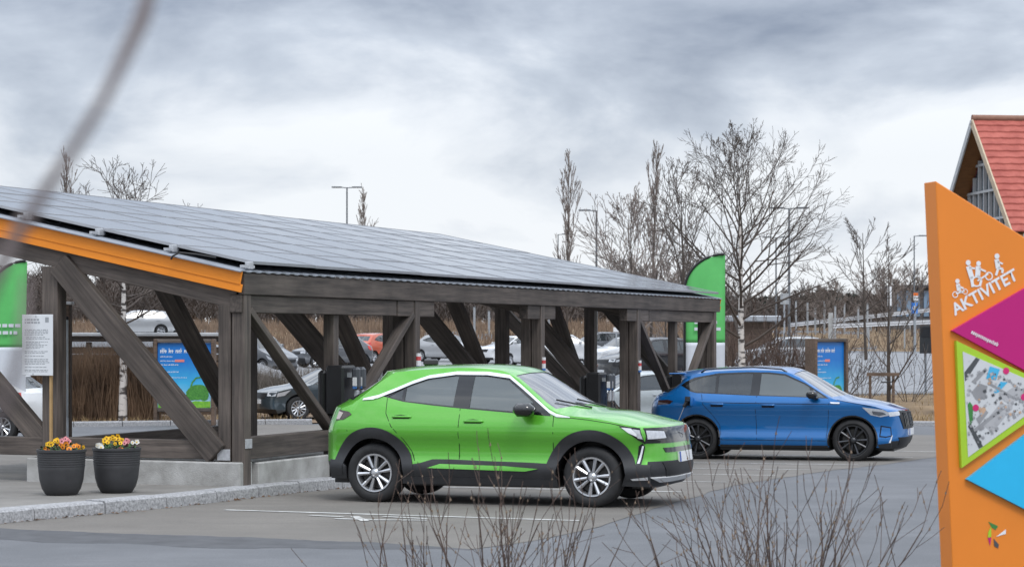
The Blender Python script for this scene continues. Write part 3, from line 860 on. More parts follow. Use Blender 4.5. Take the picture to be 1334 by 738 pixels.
# ================================================================== cars
class Car:
    """side skin = Y(x,z) over an outline in the side view; top skin is swept between a centre profile and the outline; x forward, y left"""
    def __init__(s, spec, res=.07, sub=4):
        s.sp = spec; s.res = res; s.sub = sub
        s.C = spec['C']; s.E = spec['E']; s.corner = set(spec.get('corner', ()))
    def Yw(s, x, z):
        sp = s.sp
        y = hermite(z, sp['section'])
        x0, x1, a, pw = sp['tf']
        if x > x0: y -= a*((x-x0)/(x1-x0))**pw
        x0, x1, a, pw = sp['tr']
        if x < x0: y -= a*((x0-x)/(x0-x1))**pw
        return y
    def _curve(s, P, u):
        n = len(P); i = min(int(u), n-2); t = u-i
        p0, p1 = Vector(P[i]), Vector(P[i+1]); l = (p1-p0).length
        def tang(k, side):
            if k in s.corner or k == 0 or k == n-1:
                d = (p1-p0)
            else:
                d = (Vector(P[k])-Vector(P[k-1])).normalized() + (Vector(P[k+1])-Vector(P[k])).normalized()
            return d.normalized()*l
        m0, m1 = tang(i, 0), tang(i+1, 1)
        return p0*(2*t**3-3*t*t+1) + m0*(t**3-2*t*t+t) + p1*(-2*t**3+3*t*t) + m1*(t**3-t*t)
    def Cp(s, u): return s._curve(s.C, u)
    def Ep(s, u): return s._curve(s.E, u)
    def surf(s, u, t):
        c = s.Cp(u); e = s.Ep(u); k = interp(u, s.sp['kexp']) if 'kexp' in s.sp else 2.4
        y = s.Yw(e.x, e.y)
        w = 1-abs(t)**k
        return Vector((e.x + (c.x-e.x)*w, y*t, e.y + (c.y-e.y)*w))
    def snorm(s, u, t):
        d = .02
        n = len(s.C)-1
        a = s.surf(min(n, u+d), t)-s.surf(max(0, u-d), t); b = s.surf(u, min(1, t+d))-s.surf(u, max(-1, t-d))
        v = a.cross(b).normalized()
        return v
    def us(s):
        n = len(s.C)-1; L_ = [i + j/s.sub for i in range(n) for j in range(s.sub)] + [n]
        for (a, b, *_r) in s.sp.get('top_regions', ()): L_ += [a, b]
        return sorted(set(round(q, 5) for q in L_))
    def outline(s):
        sp = s.sp
        pts = [s.Ep(u) for u in s.us()]            # rear bottom, over the roof, to front bottom
        pts = [(p.x, p.y) for p in pts]
        rw, ra = sp['rw'], sp['ra']; zb = sp['sill']
        def arc(xw):
            a0 = math.asin((zb-rw)/ra); n = 22
            return [(xw + ra*cos(a0+(pi-2*a0)*k/n), rw + ra*sin(a0+(pi-2*a0)*k/n)) for k in range(n+1)]
        bot = arc(sp['xf']) + arc(sp['xr'])
        # bottom run from the front to the rear
        mid = []
        a = bot[22]; b = bot[23]; k = max(1, int((a[0]-b[0])/s.res))
        run = bot[:23] + [(a[0]+(b[0]-a[0])*j/k, zb) for j in range(1, k)] + bot[23:]
        return pts + run
    def side_mesh(s, loops, keep, off=0.0, step=None):
        """triangulate loops (first is the outer one) and keep faces whose centroid satisfies keep"""
        step = step or s.res
        vs, fs = cdt(loops, step)
        return vs, [f for f in fs if keep((sum(vs[i].x for i in f)/3, sum(vs[i].y for i in f)/3))]
    def add_side(s, mb, vs, fs, off, sides=(-1, 1)):
        for sd in sides:
            ids = {}
            for f in fs:
                q = []
                for i in f:
                    if i not in ids: ids[i] = mb.vert((vs[i].x, sd*(s.Yw(vs[i].x, vs[i].y)+off), vs[i].y))
                    q.append(ids[i])
                # triangles are counter clockwise in (x,z): outward normal is -y
                mb.face(*(q if sd < 0 else q[::-1]))
    def side_piece(s, name, poly, off, material, parent, step=None, thick=.03, sides=(-1, 1), smooth=40, dens=None):
        poly = densify(poly, dens or s.res)
        vs, fs = s.side_mesh([poly], lambda c: inside(c, poly), step=step)
        res = []
        for sd in sides:
            mb = MB(); s.add_side(mb, vs, fs, off, (sd,))
            n = len(poly)
            for i in range(n):
                a, b = poly[i], poly[(i+1) % n]; ya, yb = s.Yw(*a), s.Yw(*b)
                mb.poly([(a[0], sd*(ya+off), a[1]), (b[0], sd*(yb+off), b[1]), (b[0], sd*(yb+off-thick), b[1]), (a[0], sd*(ya+off-thick), a[1])])
            res.append(mb.build(name, material, parent, smooth=smooth))
        return res
    def front_pt(s, y, z, ulo, uhi, off):
        a, b = ulo, uhi
        t = 0
        for _ in range(28):
            m = (a+b)/2; e = s.Ep(m); t = max(-1, min(1, y/s.Yw(e.x, e.y)))
            zz = s.surf(m, t).z
            if (zz > z) == (s.surf(ulo, t).z > s.surf(uhi, t).z): a = m
            else: b = m
        return s.surf(a, t) + s.snorm(a, t)*off
    def front_piece(s, name, poly, ulo, uhi, off, material, parent, step=.06, thick=.03, smooth=40, mirror=False):
        for mir in ((1, -1) if mirror else (1,)):
            pp = densify([(p[0]*mir, p[1]) for p in poly], step)
            vs, fs = cdt([pp], step); mb = MB()
            ids = [mb.vert(s.front_pt(v.x, v.y, ulo, uhi, off)) for v in vs]
            for f in fs:
                c = (sum(vs[i].x for i in f)/3, sum(vs[i].y for i in f)/3)
                if inside(c, pp): mb.face(*[ids[i] for i in f])
            n = len(pp); fr = [s.front_pt(p[0], p[1], ulo, uhi, off) for p in pp]; bk = [s.front_pt(p[0], p[1], ulo, uhi, off-thick) for p in pp]
            for i in range(n): mb.poly([fr[i], fr[(i+1) % n], bk[(i+1) % n], bk[i]])
            o = mb.build(name, material, parent, smooth=smooth)
        return o
    def build(s, root, mats, detail=True, seats=True):
        sp = s.sp; P = mats['paint']
        ol = s.outline(); dlo = densify(sp['dlo'], s.res); panes = [densify(q, s.res) for q in sp['panes']]
        vs, fs = cdt([ol, dlo] + panes, s.res)
        cen = lambda f: (sum(vs[i].x for i in f)/3, sum(vs[i].y for i in f)/3)
        body = []; trim = []; pf = [[] for _ in panes]
        for f in fs:
            c = cen(f)
            if not inside(c, ol): continue
            if not inside(c, dlo): body.append(f); continue
            for k, q in enumerate(panes):
                if inside(c, q): pf[k].append(f); break
            else: trim.append(f)
        mb = MB(); s.add_side(mb, vs, body, 0)
        # top skin
        us = s.us(); ts = sorted(set([-1+2*k/16 for k in range(17)] + [-.93, .93, -.86, .86]))
        regs = {}
        for u0, u1 in zip(us, us[1:]):
            um = (u0+u1)/2
            for t0, t1 in zip(ts, ts[1:]):
                tm = (t0+t1)/2; key = None
                for (a, b, tmax, nm, mk) in sp.get('top_regions', ()):
                    if a < um < b and abs(tm) < tmax: key = (nm, mk)
                regs.setdefault(key, []).append((u0, u1, t0, t1))
        def quads(m, lst, off=0):
            ids = {}
            for (u0, u1, t0, t1) in lst:
                q = []
                for u, t in ((u0, t0), (u0, t1), (u1, t1), (u1, t0)):
                    k = (u, t)
                    if k not in ids:
                        p = s.surf(u, t)
                        if off: p = p + s.snorm(u, t)*off
                        ids[k] = m.vert(p)
                    q.append(ids[k])
                m.face(*q[::-1])
        quads(mb, regs.get(None, []))
        me = mb.mesh('body', P)
        bm = bmesh.new(); bm.from_mesh(me); bmesh.ops.remove_doubles(bm, verts=bm.verts, dist=.0008)
        bmesh.ops.recalc_face_normals(bm, faces=bm.faces)
        bm.to_mesh(me); bm.free()
        me.polygons.foreach_set('use_smooth', [True]*len(me.polygons)); me.set_sharp_from_angle(angle=radians(sp.get('sharp', 34)))
        bo = link('body', me, root)
        for key, lst in regs.items():
            if key is None: continue
            m = MB(); quads(m, lst, -.006 if key[1] in ('glass', 'glassdk', 'wsglass') else .0); m.build(key[0], mats[key[1]], root, smooth=30)
        m = MB(); s.add_side(m, vs, trim, -.004); m.build('window_trim', mats.get('trim', GLOSSBLK), root, smooth=30)
        for k, f in enumerate(pf):
            for sd in (-1, 1):
                m = MB(); s.add_side(m, vs, f, -.010, (sd,)); m.build('window', mats['glassdk'] if k in sp.get('dark_panes', ()) else mats['glass'], root, smooth=40)
        # wheel wells and underbody
        rw, ra = sp['rw'], sp['ra']
        for xw in (sp['xf'], sp['xr']):
            for sd in (-1, 1):
                m = MB(); n = 16; a0 = math.asin((sp['sill']-rw)/ra); pr = None
                for k in range(n+1):
                    a = a0+(pi-2*a0)*k/n; x = xw+ra*cos(a); z = rw+ra*sin(a)
                    cur = (m.vert((x, sd*(s.Yw(x, z)-.004), z)), m.vert((x, sd*.42, z)))
                    if pr: m.face(pr[0], pr[1], cur[1], cur[0])
                    pr = cur
                ids = [m.vert((xw+ra*cos(a0+(pi-2*a0)*k/n), sd*.42, rw+ra*sin(a0+(pi-2*a0)*k/n))) for k in range(n+1)]; m.face(*ids)
                m.build('wheel_well', BLACK, root, smooth=50)
        m = MB(); e0 = s.Ep(0); e1 = s.Ep(len(s.E)-1); yy = s.Yw(0, sp['sill'])-.06
        for a, b, yw in ((sp['xr']+ra, sp['xf']-ra, yy), (sp['xr']-ra+.02, sp['xr']+ra, .40), (sp['xf']-ra, sp['xf']+ra-.02, .40), (s.Cp(0).x+.12, sp['xr']-ra, .62), (sp['xf']+ra, s.Cp(len(s.C)-1).x-.1, .62)):
            if b > a: m.box((a, -yw, sp['sill']-.07), (b, yw, sp['sill']+.14))
        m.build('underbody', BLACK, root)
        # wheels
        for xw in (sp['xr'], sp['xf']):
            for sd in (-1, 1):
                w = wheel(rw, mats['rim'], sp.get('spokes', 5), detail, sp.get('double', True), sp.get('rimf', .66))
                w.parent = root; y = s.Yw(xw, rw+.2)-.03; w.location = (xw, sd*y, rw); w.rotation_euler = (0, R.uniform(0, 6), 0 if sd < 0 else pi)
        if seats:
            SEAT = mat('dark_seat_fabric', (.03, .031, .034), .9)
            for x, zt in ((sp['seatx'], sp['belt']+.22), (sp['seatx']-.85, sp['belt']+.12)):
                for y in (-.36, .36):
                    m = MB(); m.cbox((x-.12, y-.23, .45), (x+.02, y+.23, zt-.2), .05, Matrix.Translation((x, 0, .45)) @ Matrix.Rotation(-.22, 4, 'Y') @ Matrix.Translation((-x, 0, -.45)))
                    m.cbox((x-.27, y-.12, zt-.19), (x-.17, y+.12, zt), .04); m.cbox((x, y-.23, .4), (x+.5, y+.23, .52), .05)
                    m.build('seat', SEAT, root)
            m = MB(); m.cbox((sp['seatx']+.55, -.68, .55), (sp['seatx']+.95, .68, sp['belt']-.06), .08); m.build('dashboard', SEAT, root)
            m = MB(); m.box((sp['xr']-.3, -.66, .38), (sp['seatx']+.9, .66, .40)); m.build('cabin_floor', BLACK, root)
        return bo

WHEELS = {}
def wheel(r, rimmat, nsp, detail, double, rimf):
    key = (round(r, 3), rimmat.name, nsp, detail, double)
    if key not in WHEELS:
        n = 48 if detail else 20; w = .215
        tp = [(rimf*r, .0), (rimf*r+.012, -.012), (.80*r, -.022), (.93*r, -.012), (.985*r, .012), (r, .04), (r, .10), (r-.006, .104), (r-.006, .112), (r, .116), (r, w-.03), (.93*r, w), (rimf*r, w)]
        mb = MB(); mb.lathe(tp, n, 'y'); ty = mb.mesh('tyre', TYRE, 40)
        mb = MB(); mb.lathe([(rimf*r, w), (rimf*r, .0), (rimf*r-.006, -.012), (rimf*r-.022, -.010), (rimf*r-.03, .02), (rimf*r-.035, .18)], n, 'y')
        ri = rimf*r-.018
        for k in range(nsp):
            for d in ((-.20, .20) if double else (0,)):
                a = 2*pi*k/nsp; a1 = a+d*1.3; a0 = a+d*1.3
                c0 = Vector((cos(a0), 0, sin(a0)))*(.18*r); c1 = Vector((cos(a1), 0, sin(a1)))*ri
                dr = (c1-c0).normalized(); pe = Vector((-dr.z, 0, dr.x)); w0 = .013 if double else .022; w1 = .020 if double else .036
                v = [c0-pe*w0+Vector((0, .012, 0)), c0+pe*w0+Vector((0, .012, 0)), c1+pe*w1+Vector((0, -.006, 0)), c1-pe*w1+Vector((0, -.006, 0))]
                b_ = [q+Vector((0, .045, 0)) for q in v]; ch = [(c0+Vector((0, -.004, 0))), (c1+Vector((0, -.016, 0)))]
                i = [mb.vert(q) for q in v+b_+ch]
                mb.face(i[0], i[8], i[9], i[3]); mb.face(i[8], i[1], i[2], i[9]); mb.face(i[1], i[5], i[6], i[2]); mb.face(i[0], i[3], i[7], i[4]); mb.face(i[3], i[9], i[2], i[6], i[7]); mb.face(i[0], i[4], i[5], i[1], i[8])
        mb.lathe([(0, -.014), (.075*r, -.012), (.10*r, -.004), (.15*r, .010), (.19*r, .03), (.19*r, .06)], 20, 'y')
        rm = mb.mesh('rim', rimmat, 35)
        mb = MB(); mb.lathe([(0, .075), (.52*r, .075), (.52*r, .09), (rimf*r-.02, .12), (rimf*r-.02, .2), (0, .2)], 24, 'y'); dk = mb.mesh('wheel', mat('brake_disc', (.05, .048, .046), .45, metal=.5), 40)
        WHEELS[key] = (ty, rm, dk)
    ty, rm, dk = WHEELS[key]
    o = link('wheel', dk); link('tyre', ty, o); link('rim', rm, o)
    return o

def place_car(root, X, D, yaw, ground=True):
    """yaw: heading of the nose in degrees, 0 = to the right of the picture, negative = towards the camera"""
    x = (X-667)/F*D; a = radians(yaw); d = Vector((cos(a), sin(a)))
    zf = g(x+d.x*1.3, D+d.y*1.3); zr_ = g(x-d.x*1.3, D-d.y*1.3)
    root.location = (x, D, (zf+zr_)/2+.008); root.rotation_euler = (0, -math.atan2(zf-zr_, 2.6), a)

# ------------------------------------------------------------------ the green crossover
MK = dict(
 C=[(-1.96,.28),(-2.05,.45),(-2.06,.70),(-2.01,.92),(-1.96,1.06),(-1.84,1.13),(-1.40,1.42),(-1.38,1.465),(-1.0,1.52),(-.4,1.54),(0,1.535),(.28,1.49),(1.10,1.065),(1.5,1.015),(1.90,.915),(2.02,.865),(2.07,.70),(2.10,.52),(2.09,.36),(2.0,.23)],
 E=[(-1.74,.28),(-1.80,.45),(-1.79,.70),(-1.745,.90),(-1.69,1.055),(-1.56,1.10),(-1.19,1.395),(-1.10,1.455),(-.78,1.485),(-.36,1.505),(0,1.495),(.25,1.455),(.90,1.025),(1.34,.965),(1.70,.895),(1.80,.865),(1.855,.70),(1.89,.52),(1.88,.36),(1.82,.23)],
 corner={4, 5, 7, 14}, kexp=[(0, 3.0), (4, 3.0), (6, 2.4), (13, 2.4), (15, 3.4), (19, 3.4)],
 section=[(.2,.845),(.30,.872),(.40,.905),(.46,.885),(.55,.852),(.67,.860),(.79,.902),(.87,.896),(.95,.868),(1.02,.846),(1.2,.765),(1.4,.66),(1.5,.60),(1.6,.55)],
 tf=(1.05, 1.90, .105, 2.4), tr=(-.75, -1.82, .13, 2.2), rw=.332, ra=.395, xf=1.28, xr=-1.28, sill=.275, belt=1.05, seatx=.05, spokes=5, rimf=.66,
 dlo=[(-1.20,1.19),(-.92,1.128),(-.56,1.09),(-.245,1.062),(.44,1.012),(.83,.985),(.80,1.03),(.62,1.165),(.28,1.405),(.02,1.437),(-.35,1.44),(-.67,1.40),(-.95,1.31)],
 panes=[[(-1.12,1.185),(-.95,1.148),(-.95,1.275)], [(-.915,1.14),(-.56,1.105),(-.325,1.085),(-.315,1.42),(-.5,1.405),(-.67,1.378),(-.915,1.295)], [(-.13,1.07),(.44,1.03),(.62,1.015),(.60,1.14),(.28,1.375),(.02,1.415),(-.125,1.42)]],
 dark_panes=(0,),
 top_regions=[(11.12, 11.9, .93, 'windscreen', 'wsglass'), (5.1, 5.93, .86, 'rear_window', 'glassdk'), (0, 1.0, 2, 'rear_bumper', 'clad'), (17.1, 19, 2, 'front_bumper', 'clad')])
gc = empty('green_car'); tag(gc, 'lime green crossover with black wheel arches and silver wheels parked by the canopy', 'car')
GREEN = mat('lime_green_paint', (.105, .44, .030), .32, metal=.25, coat=1.0, var=.04, scale=90)
WLIGHT = mat('headlight_lens', (.55, .57, .6), .08, coat=.8, var=.15, scale=30)
DRL = mat('white_light_bar', (.82, .84, .86), .25, var=.02)
REDL = mat('red_tail_lens', (.22, .012, .012), .12, coat=.8, var=.1)
SMOKE = mat('smoked_lens', (.03, .012, .012), .08, coat=.9)
PLATEW = mat('number_plate', (.72, .73, .74), .4, var=.05); PLATEB = mat('plate_blue', (.03, .09, .4), .4)
gm = dict(wsglass=WSGLASS, paint=GREEN, glass=GLASS, glassdk=GLASSDK, rim=RIM, clad=CLAD, trim=GLOSSBLK)
c = Car(MK, .06, 4); c.build(gc, gm)
def arch_ring(c, r0, r1, z0, x, n=26):
    sp = c.sp; rw = sp['rw']
    a0 = math.asin((z0-rw)/r1); b0 = math.asin((z0-rw)/r0)
    o = [(x+r1*cos(a0+(pi-2*a0)*k/n), rw+r1*sin(a0+(pi-2*a0)*k/n)*(1.0)) for k in range(n+1)]
    i = [(x+r0*cos(b0+(pi-2*b0)*k/n), rw+r0*sin(b0+(pi-2*b0)*k/n)) for k in range(n+1)]
    return o + i[::-1]
for xw in (-1.28, 1.28):
    c.side_piece('wheel_arch_trim', arch_ring(c, .390, .512, .30, xw), .014, CLAD, gc, step=.05)
c.side_piece('sill_trim', [(-.905,.262),(.905,.262),(.86,.47),(.55,.482),(.10,.49),(-.35,.502),(-.55,.50),(-.68,.46),(-.86,.43)], .010, CLAD, gc)
c.side_piece('sill_insert', [(-.60,.405),(.55,.385),(.70,.415),(.30,.440),(-.45,.452)], .020, GREEN, gc)
c.side_piece('sill_foot', [(-.91,.225),(.91,.225),(.90,.30),(-.90,.30)], .018, CLAD, gc)
c.side_piece('bumper_corner', [(-1.83,.262),(-1.62,.262),(-1.615,.40),(-1.70,.47),(-1.84,.475)], .008, CLAD, gc)
c.side_piece('bumper_corner', [(1.62,.24),(1.91,.23),(1.93,.47),(1.76,.475),(1.70,.44),(1.66,.34)], .010, CLAD, gc)
# satin roof line
tl = [(-1.42,1.155),(-1.25,1.192),(-1.04,1.272),(-.85,1.352),(-.67,1.412),(-.35,1.455),(.02,1.452),(.28,1.418),(.45,1.302),(.62,1.178),(.80,1.044),(.885,1.003),(1.03,.982)]
lo = [(x+(.012 if i > 6 else 0), z-.024) for i, (x, z) in enumerate(tl)]; hi = [(x+.004, z+.012) for x, z in tl]
lo[0] = (-1.44, 1.150); hi[0] = (-1.43, 1.166); lo[-1] = (1.05, .972); hi[-1] = (1.05, .982)
c.side_piece('roof_trim', lo + hi[::-1], .012, CHROME, gc, step=.04)
c.side_piece('roof_trim_tail', [(-1.44,1.145),(-1.30,1.155),(-1.22,1.19),(-1.43,1.166)], .013, CHROME, gc, step=.03)
SEAM = mat('panel_gap', (.008, .012, .006), .8)
def seams(c, lines, wd=.007, col=SEAM, parent=None):
    for ln_ in lines:
        ll = []; rr_ = []
        for i, p in enumerate(ln_):
            a = Vector(ln_[max(0, i-1)]); b = Vector(ln_[min(len(ln_)-1, i+1)]); d = (b-a).normalized(); n_ = Vector((-d.y, d.x))*wd/2
            ll.append(tuple(Vector(p)+n_)); rr_.append(tuple(Vector(p)-n_))
        c.side_piece('door_gap', ll + rr_[::-1], .0012, col, parent, step=.2, thick=.004, dens=.08)
seams(c, [[(-1.13,1.17),(-1.12,1.0),(-1.04,.86),(-.90,.72),(-.80,.58),(-.76,.48)], [(-.235,1.06),(-.235,.5)], [(.86,.99),(.865,.8),(.85,.52)], [(1.0,.975),(1.25,.95),(1.5,.915),(1.7,.875)], [(-1.66,.93),(-1.60,.80),(-1.68,.6)]], parent=gc)
for x0, z in ((-1.03, .962), (-.17, .92)):
    c.side_piece('handle_recess', [(x0,z-.02),(x0+.2,z-.02),(x0+.21,z+.012),(x0+.1,z+.026),(x0+.02,z+.018)], .0015, SEAM, gc, step=.05, thick=.004)
    for sd in (-1, 1):
        m = MB(); y = c.Yw(x0+.1, z); m.cbox((x0-.005, sd*(y+.012)-.011, z-.008), (x0+.225, sd*(y+.012)+.011, z+.016), .007); m.build('door_handle', GREEN, gc, smooth=50)
for sd in (-1, 1):
    m = MB(); y = c.Yw(.58, 1.06)
    m.cbox((.46, min(sd*(y+.06), sd*(y+.28)), .985), (.69, max(sd*(y+.06), sd*(y+.28)), 1.13), .05); m.cbox((.56, min(sd*(y-.03), sd*(y+.1)), 1.0), (.64, max(sd*(y-.03), sd*(y+.1)), 1.035), .01)
    m.build('mirror', GLOSSBLK, gc, smooth=50)
# front: visor band with lamps, slits, plate, grille
c.side_piece('visor_band', [(1.60,.885),(1.82,.868),(1.87,.69),(1.80,.735),(1.72,.80)], .007, GLOSSBLK, gc, step=.04)
c.side_piece('headlight', [(1.625,.872),(1.73,.862),(1.79,.80),(1.79,.772),(1.70,.815)], .012, DRL, gc, step=.03)
c.side_piece('headlight_lens', [(1.745,.855),(1.82,.845),(1.85,.745),(1.80,.755)], .011, WLIGHT, gc, step=.03)
c.front_piece('visor_panel', [(-.77,.862),(.77,.862),(.77,.70),(.5,.695),(-.5,.695),(-.77,.70)], 14.2, 17, .006, GLOSSBLK, gc)
c.front_piece('headlight_lens', [(-.76,.835),(-.52,.82),(-.50,.75),(-.755,.745)], 14.2, 17, .012, WLIGHT, gc, mirror=True)
m = MB(); q = c.front_pt(0, .785, 14.2, 17, .016)
for k in range(24):
    a0, a1 = 2*pi*k/24, 2*pi*(k+1)/24
    m.poly([(q.x, .062*cos(a0), q.z+.062*sin(a0)), (q.x, .062*cos(a1), q.z+.062*sin(a1)), (q.x, .050*cos(a1), q.z+.050*sin(a1)), (q.x, .050*cos(a0), q.z+.050*sin(a0))])
m.bar((q.x, -.09, q.z+.012), (q.x, .01, q.z+.004), .008, .014); m.bar((q.x, -.01, q.z-.004), (q.x, .09, q.z-.012), .008, .014)
m.build('badge', CHROME, gc, recalc=False)
c.side_piece('lamp_slit', [(1.775,.475),(1.83,.475),(1.865,.665),(1.84,.70),(1.80,.67)], .006, GLOSSBLK, gc, step=.04)
c.side_piece('fog_light', [(1.787,.485),(1.812,.485),(1.855,.672),(1.838,.672)], .012, DRL, gc, step=.03)
c.front_piece('upper_grille', [(-.56,.645),(.56,.645),(.53,.595),(-.53,.595)], 15, 18.6, .006, GLOSSBLK, gc)
c.front_piece('lower_grille', [(-.60,.49),(.60,.49),(.52,.33),(-.52,.33)], 15.5, 18.9, .008, BLACK, gc)
c.front_piece('number_plate', [(-.26,.59),(.26,.59),(.26,.48),(-.26,.48)], 15.5, 18.6, .022, PLATEW, gc)
c.front_piece('plate_band', [(-.26,.588),(-.215,.588),(-.215,.482),(-.26,.482)], 15.5, 18.6, .024, PLATEB, gc, thick=.002)
c.front_piece('skid_plate', [(-.74,.335),(.74,.335),(.60,.285),(-.60,.285)], 16.5, 19, .022, mat('silver_skid', (.55, .56, .57), .4), gc)
c.side_piece('skid_end', [(1.72,.318),(1.90,.338),(1.90,.305),(1.74,.300)], .018, mat('silver_skid', (.55, .56, .57), .4), gc, step=.04)
c.side_piece('tail_light', [(-1.73,1.035),(-1.60,1.015),(-1.56,.985),(-1.66,.925),(-1.76,.915)], .006, SMOKE, gc, step=.04)
c.side_piece('tail_light_bar', [(-1.73,1.02),(-1.67,1.0),(-1.71,.93),(-1.755,.93)], .010, mat('pale_lens', (.45, .40, .38), .15, coat=.5), gc, step=.03)
m = MB(); m.cbox((-1.0, -.03, 1.52), (-.82, .03, 1.60), .02); m.build('antenna_fin', GLOSSBLK, gc)
m = MB(); q = c.surf(12.05, -.3); m.tube([q+Vector((-.0, 0, .01)), c.surf(11.75, -.75)+Vector((0, 0, .02))], .01, 6); m.tube([c.surf(12.05, .3)+Vector((0, 0, .01)), c.surf(11.8, -.25)+Vector((0, 0, .02))], .01, 6); m.build('wiper', BLACK, gc)
place_car(gc, 659, 24.85, -19.5)

# ------------------------------------------------------------------ the blue electric estate
EQ = dict(
 C=[(-2.28,.28),(-2.36,.45),(-2.385,.72),(-2.35,.98),(-2.28,1.12),(-2.18,1.17),(-1.83,1.46),(-1.93,1.53),(-1.5,1.60),(-.9,1.635),(-.2,1.645),(.28,1.60),(1.24,1.11),(1.65,1.045),(2.06,.93),(2.2,.86),(2.255,.68),(2.265,.5),(2.25,.36),(2.16,.22)],
 E=[(-2.05,.28),(-2.12,.45),(-2.13,.72),(-2.10,.98),(-2.02,1.10),(-1.90,1.14),(-1.60,1.42),(-1.58,1.475),(-1.3,1.535),(-.85,1.575),(-.2,1.58),(.22,1.54),(1.06,1.085),(1.5,1.01),(1.86,.93),(1.98,.86),(2.02,.68),(2.04,.5),(2.02,.36),(1.96,.22)],
 corner={4, 5, 7}, kexp=[(0, 3.0), (4, 3.0), (6, 2.4), (13, 2.4), (15, 3.0), (19, 3.0)],
 section=[(.2,.86),(.30,.905),(.38,.915),(.44,.894),(.58,.864),(.80,.884),(.96,.926),(1.03,.915),(1.08,.895),(1.14,.865),(1.3,.79),(1.5,.70),(1.6,.655),(1.7,.6)],
 tf=(1.25, 2.05, .15, 2.3), tr=(-1.1, -2.15, .15, 2.2), rw=.368, ra=.42, xf=1.385, xr=-1.385, sill=.25, belt=1.12, seatx=.1, spokes=5, rimf=.73,
 dlo=[(-1.70,1.31),(-1.50,1.20),(-1.40,1.178),(-.35,1.135),(.55,1.112),(.98,1.092),(.90,1.145),(.55,1.355),(.18,1.515),(-.10,1.545),(-.5,1.55),(-1.02,1.53),(-1.46,1.45),(-1.62,1.375)],
 panes=[[(-1.62,1.305),(-1.46,1.215),(-1.38,1.20),(-1.06,1.185),(-1.06,1.495),(-1.30,1.46),(-1.50,1.395)], [(-1.01,1.182),(-.42,1.155),(-.40,1.525),(-.60,1.523),(-1.01,1.502)], [(-.26,1.15),(.55,1.128),(.66,1.125),(.62,1.285),(.52,1.345),(.17,1.49),(-.10,1.52),(-.25,1.525)], [(.70,1.124),(.90,1.112),(.84,1.16),(.69,1.25)]],
 dark_panes=(0, 1),
 top_regions=[(11.1, 11.92, .93, 'windscreen', 'wsglass'), (5.1, 5.93, .86, 'rear_window', 'glassdk'), (0, .7, 2, 'rear_bumper', 'clad'), (18.0, 19, 2, 'front_bumper', 'clad')])
BLUE = mat('metallic_blue_paint', (.001, .135, .41), .3, metal=.42, coat=1.0, var=.05, scale=90)
bc = empty('blue_car'); tag(bc, 'metallic blue electric estate car with black wheels plugged in to charge', 'car')
bm_ = dict(wsglass=WSGLASS, paint=BLUE, glass=GLASS, glassdk=GLASSDK, rim=RIMDK, clad=CLAD, trim=GLOSSBLK)
c = Car(EQ, .07, 4); c.build(bc, bm_)
for xw in (-1.385, 1.385):
    c.side_piece('wheel_arch_lip', arch_ring(c, .412, .436, .27, xw), .010, GLOSSBLK, bc, step=.05)
c.side_piece('sill_trim', [(-.96,.235),(.96,.235),(.95,.275),(-.95,.275)], .008, CLAD, bc)
SEAM_SHADE_B = mat('gap_and_shade_blue', (.003, .006, .014), .8)
seams(c, [[(-1.30,1.16),(-1.26,.98),(-1.10,.80),(-.97,.62),(-.93,.36)], [(-.30,1.13),(-.32,.9),(-.30,.36)], [(.98,1.08),(.97,.8),(.93,.40)], [(1.12,1.07),(1.5,1.0),(1.72,.955)], [(-.93,.36),(.93,.36)], [(-2.1,.75),(-1.85,.72),(-1.79,.62)]], .008, SEAM_SHADE_B, bc)
c.side_piece('crease_shade', [(-1.30,1.02),(-.6,1.012),(.6,1.0),(1.18,.995),(1.18,.987),(.6,.99),(-.6,1.0)], .001, SEAM_SHADE_B, bc, thick=.004)  # no gap here: dark strip paints the shade along the belt crease
for x0, z in ((-1.12, .985), (-.20, .975)):
    c.side_piece('handle_recess', [(x0,z-.045),(x0+.22,z-.045),(x0+.22,z-.01),(x0,z-.005)], .0015, SEAM_SHADE_B, bc, step=.05, thick=.004)
    for sd in (-1, 1):
        m = MB(); y = c.Yw(x0+.1, z); m.cbox((x0-.01, sd*(y+.014)-.012, z-.014), (x0+.235, sd*(y+.014)+.012, z+.014), .008); m.build('door_handle', BLUE, bc, smooth=50)
for sd in (-1, 1):
    m = MB(); y = c.Yw(.72, 1.14)
    m.cbox((.62, min(sd*(y+.07), sd*(y+.29)), 1.09), (.80, max(sd*(y+.07), sd*(y+.29)), 1.235), .05); m.cbox((.70, min(sd*(y-.04), sd*(y+.12)), 1.08), (.80, max(sd*(y-.04), sd*(y+.12)), 1.115), .01)
    m.build('mirror', GLOSSBLK, bc, smooth=50)
c.side_piece('wing_badge', [(1.0,1.035),(1.17,1.03),(1.17,1.005),(1.02,1.008)], .006, CHROME, bc, step=.05, thick=.01)
c.side_piece('headlight', [(1.56,.945),(1.90,.905),(1.99,.86),(2.0,.80),(1.86,.775),(1.70,.81)], .006, WLIGHT, bc, step=.04)
c.side_piece('headlight_inner', [(1.72,.88),(1.90,.86),(1.96,.82),(1.84,.795),(1.74,.82)], .010, mat('lamp_projector', (.12, .13, .15), .1, coat=1), bc, step=.04)
c.front_piece('headlight', [(-.775,.86),(-.52,.865),(-.52,.80),(-.775,.78)], 14, 17, .006, WLIGHT, bc, mirror=True)
c.front_piece('grille', [(-.50,.86),(.50,.86),(.55,.78),(.46,.56),(-.46,.56),(-.55,.78)], 14, 18, .010, BLACK, bc)
c.front_piece('grille_frame', [(-.52,.875),(.52,.875),(.52,.862),(-.52,.862)], 14, 18, .016, GLOSSBLK, bc)
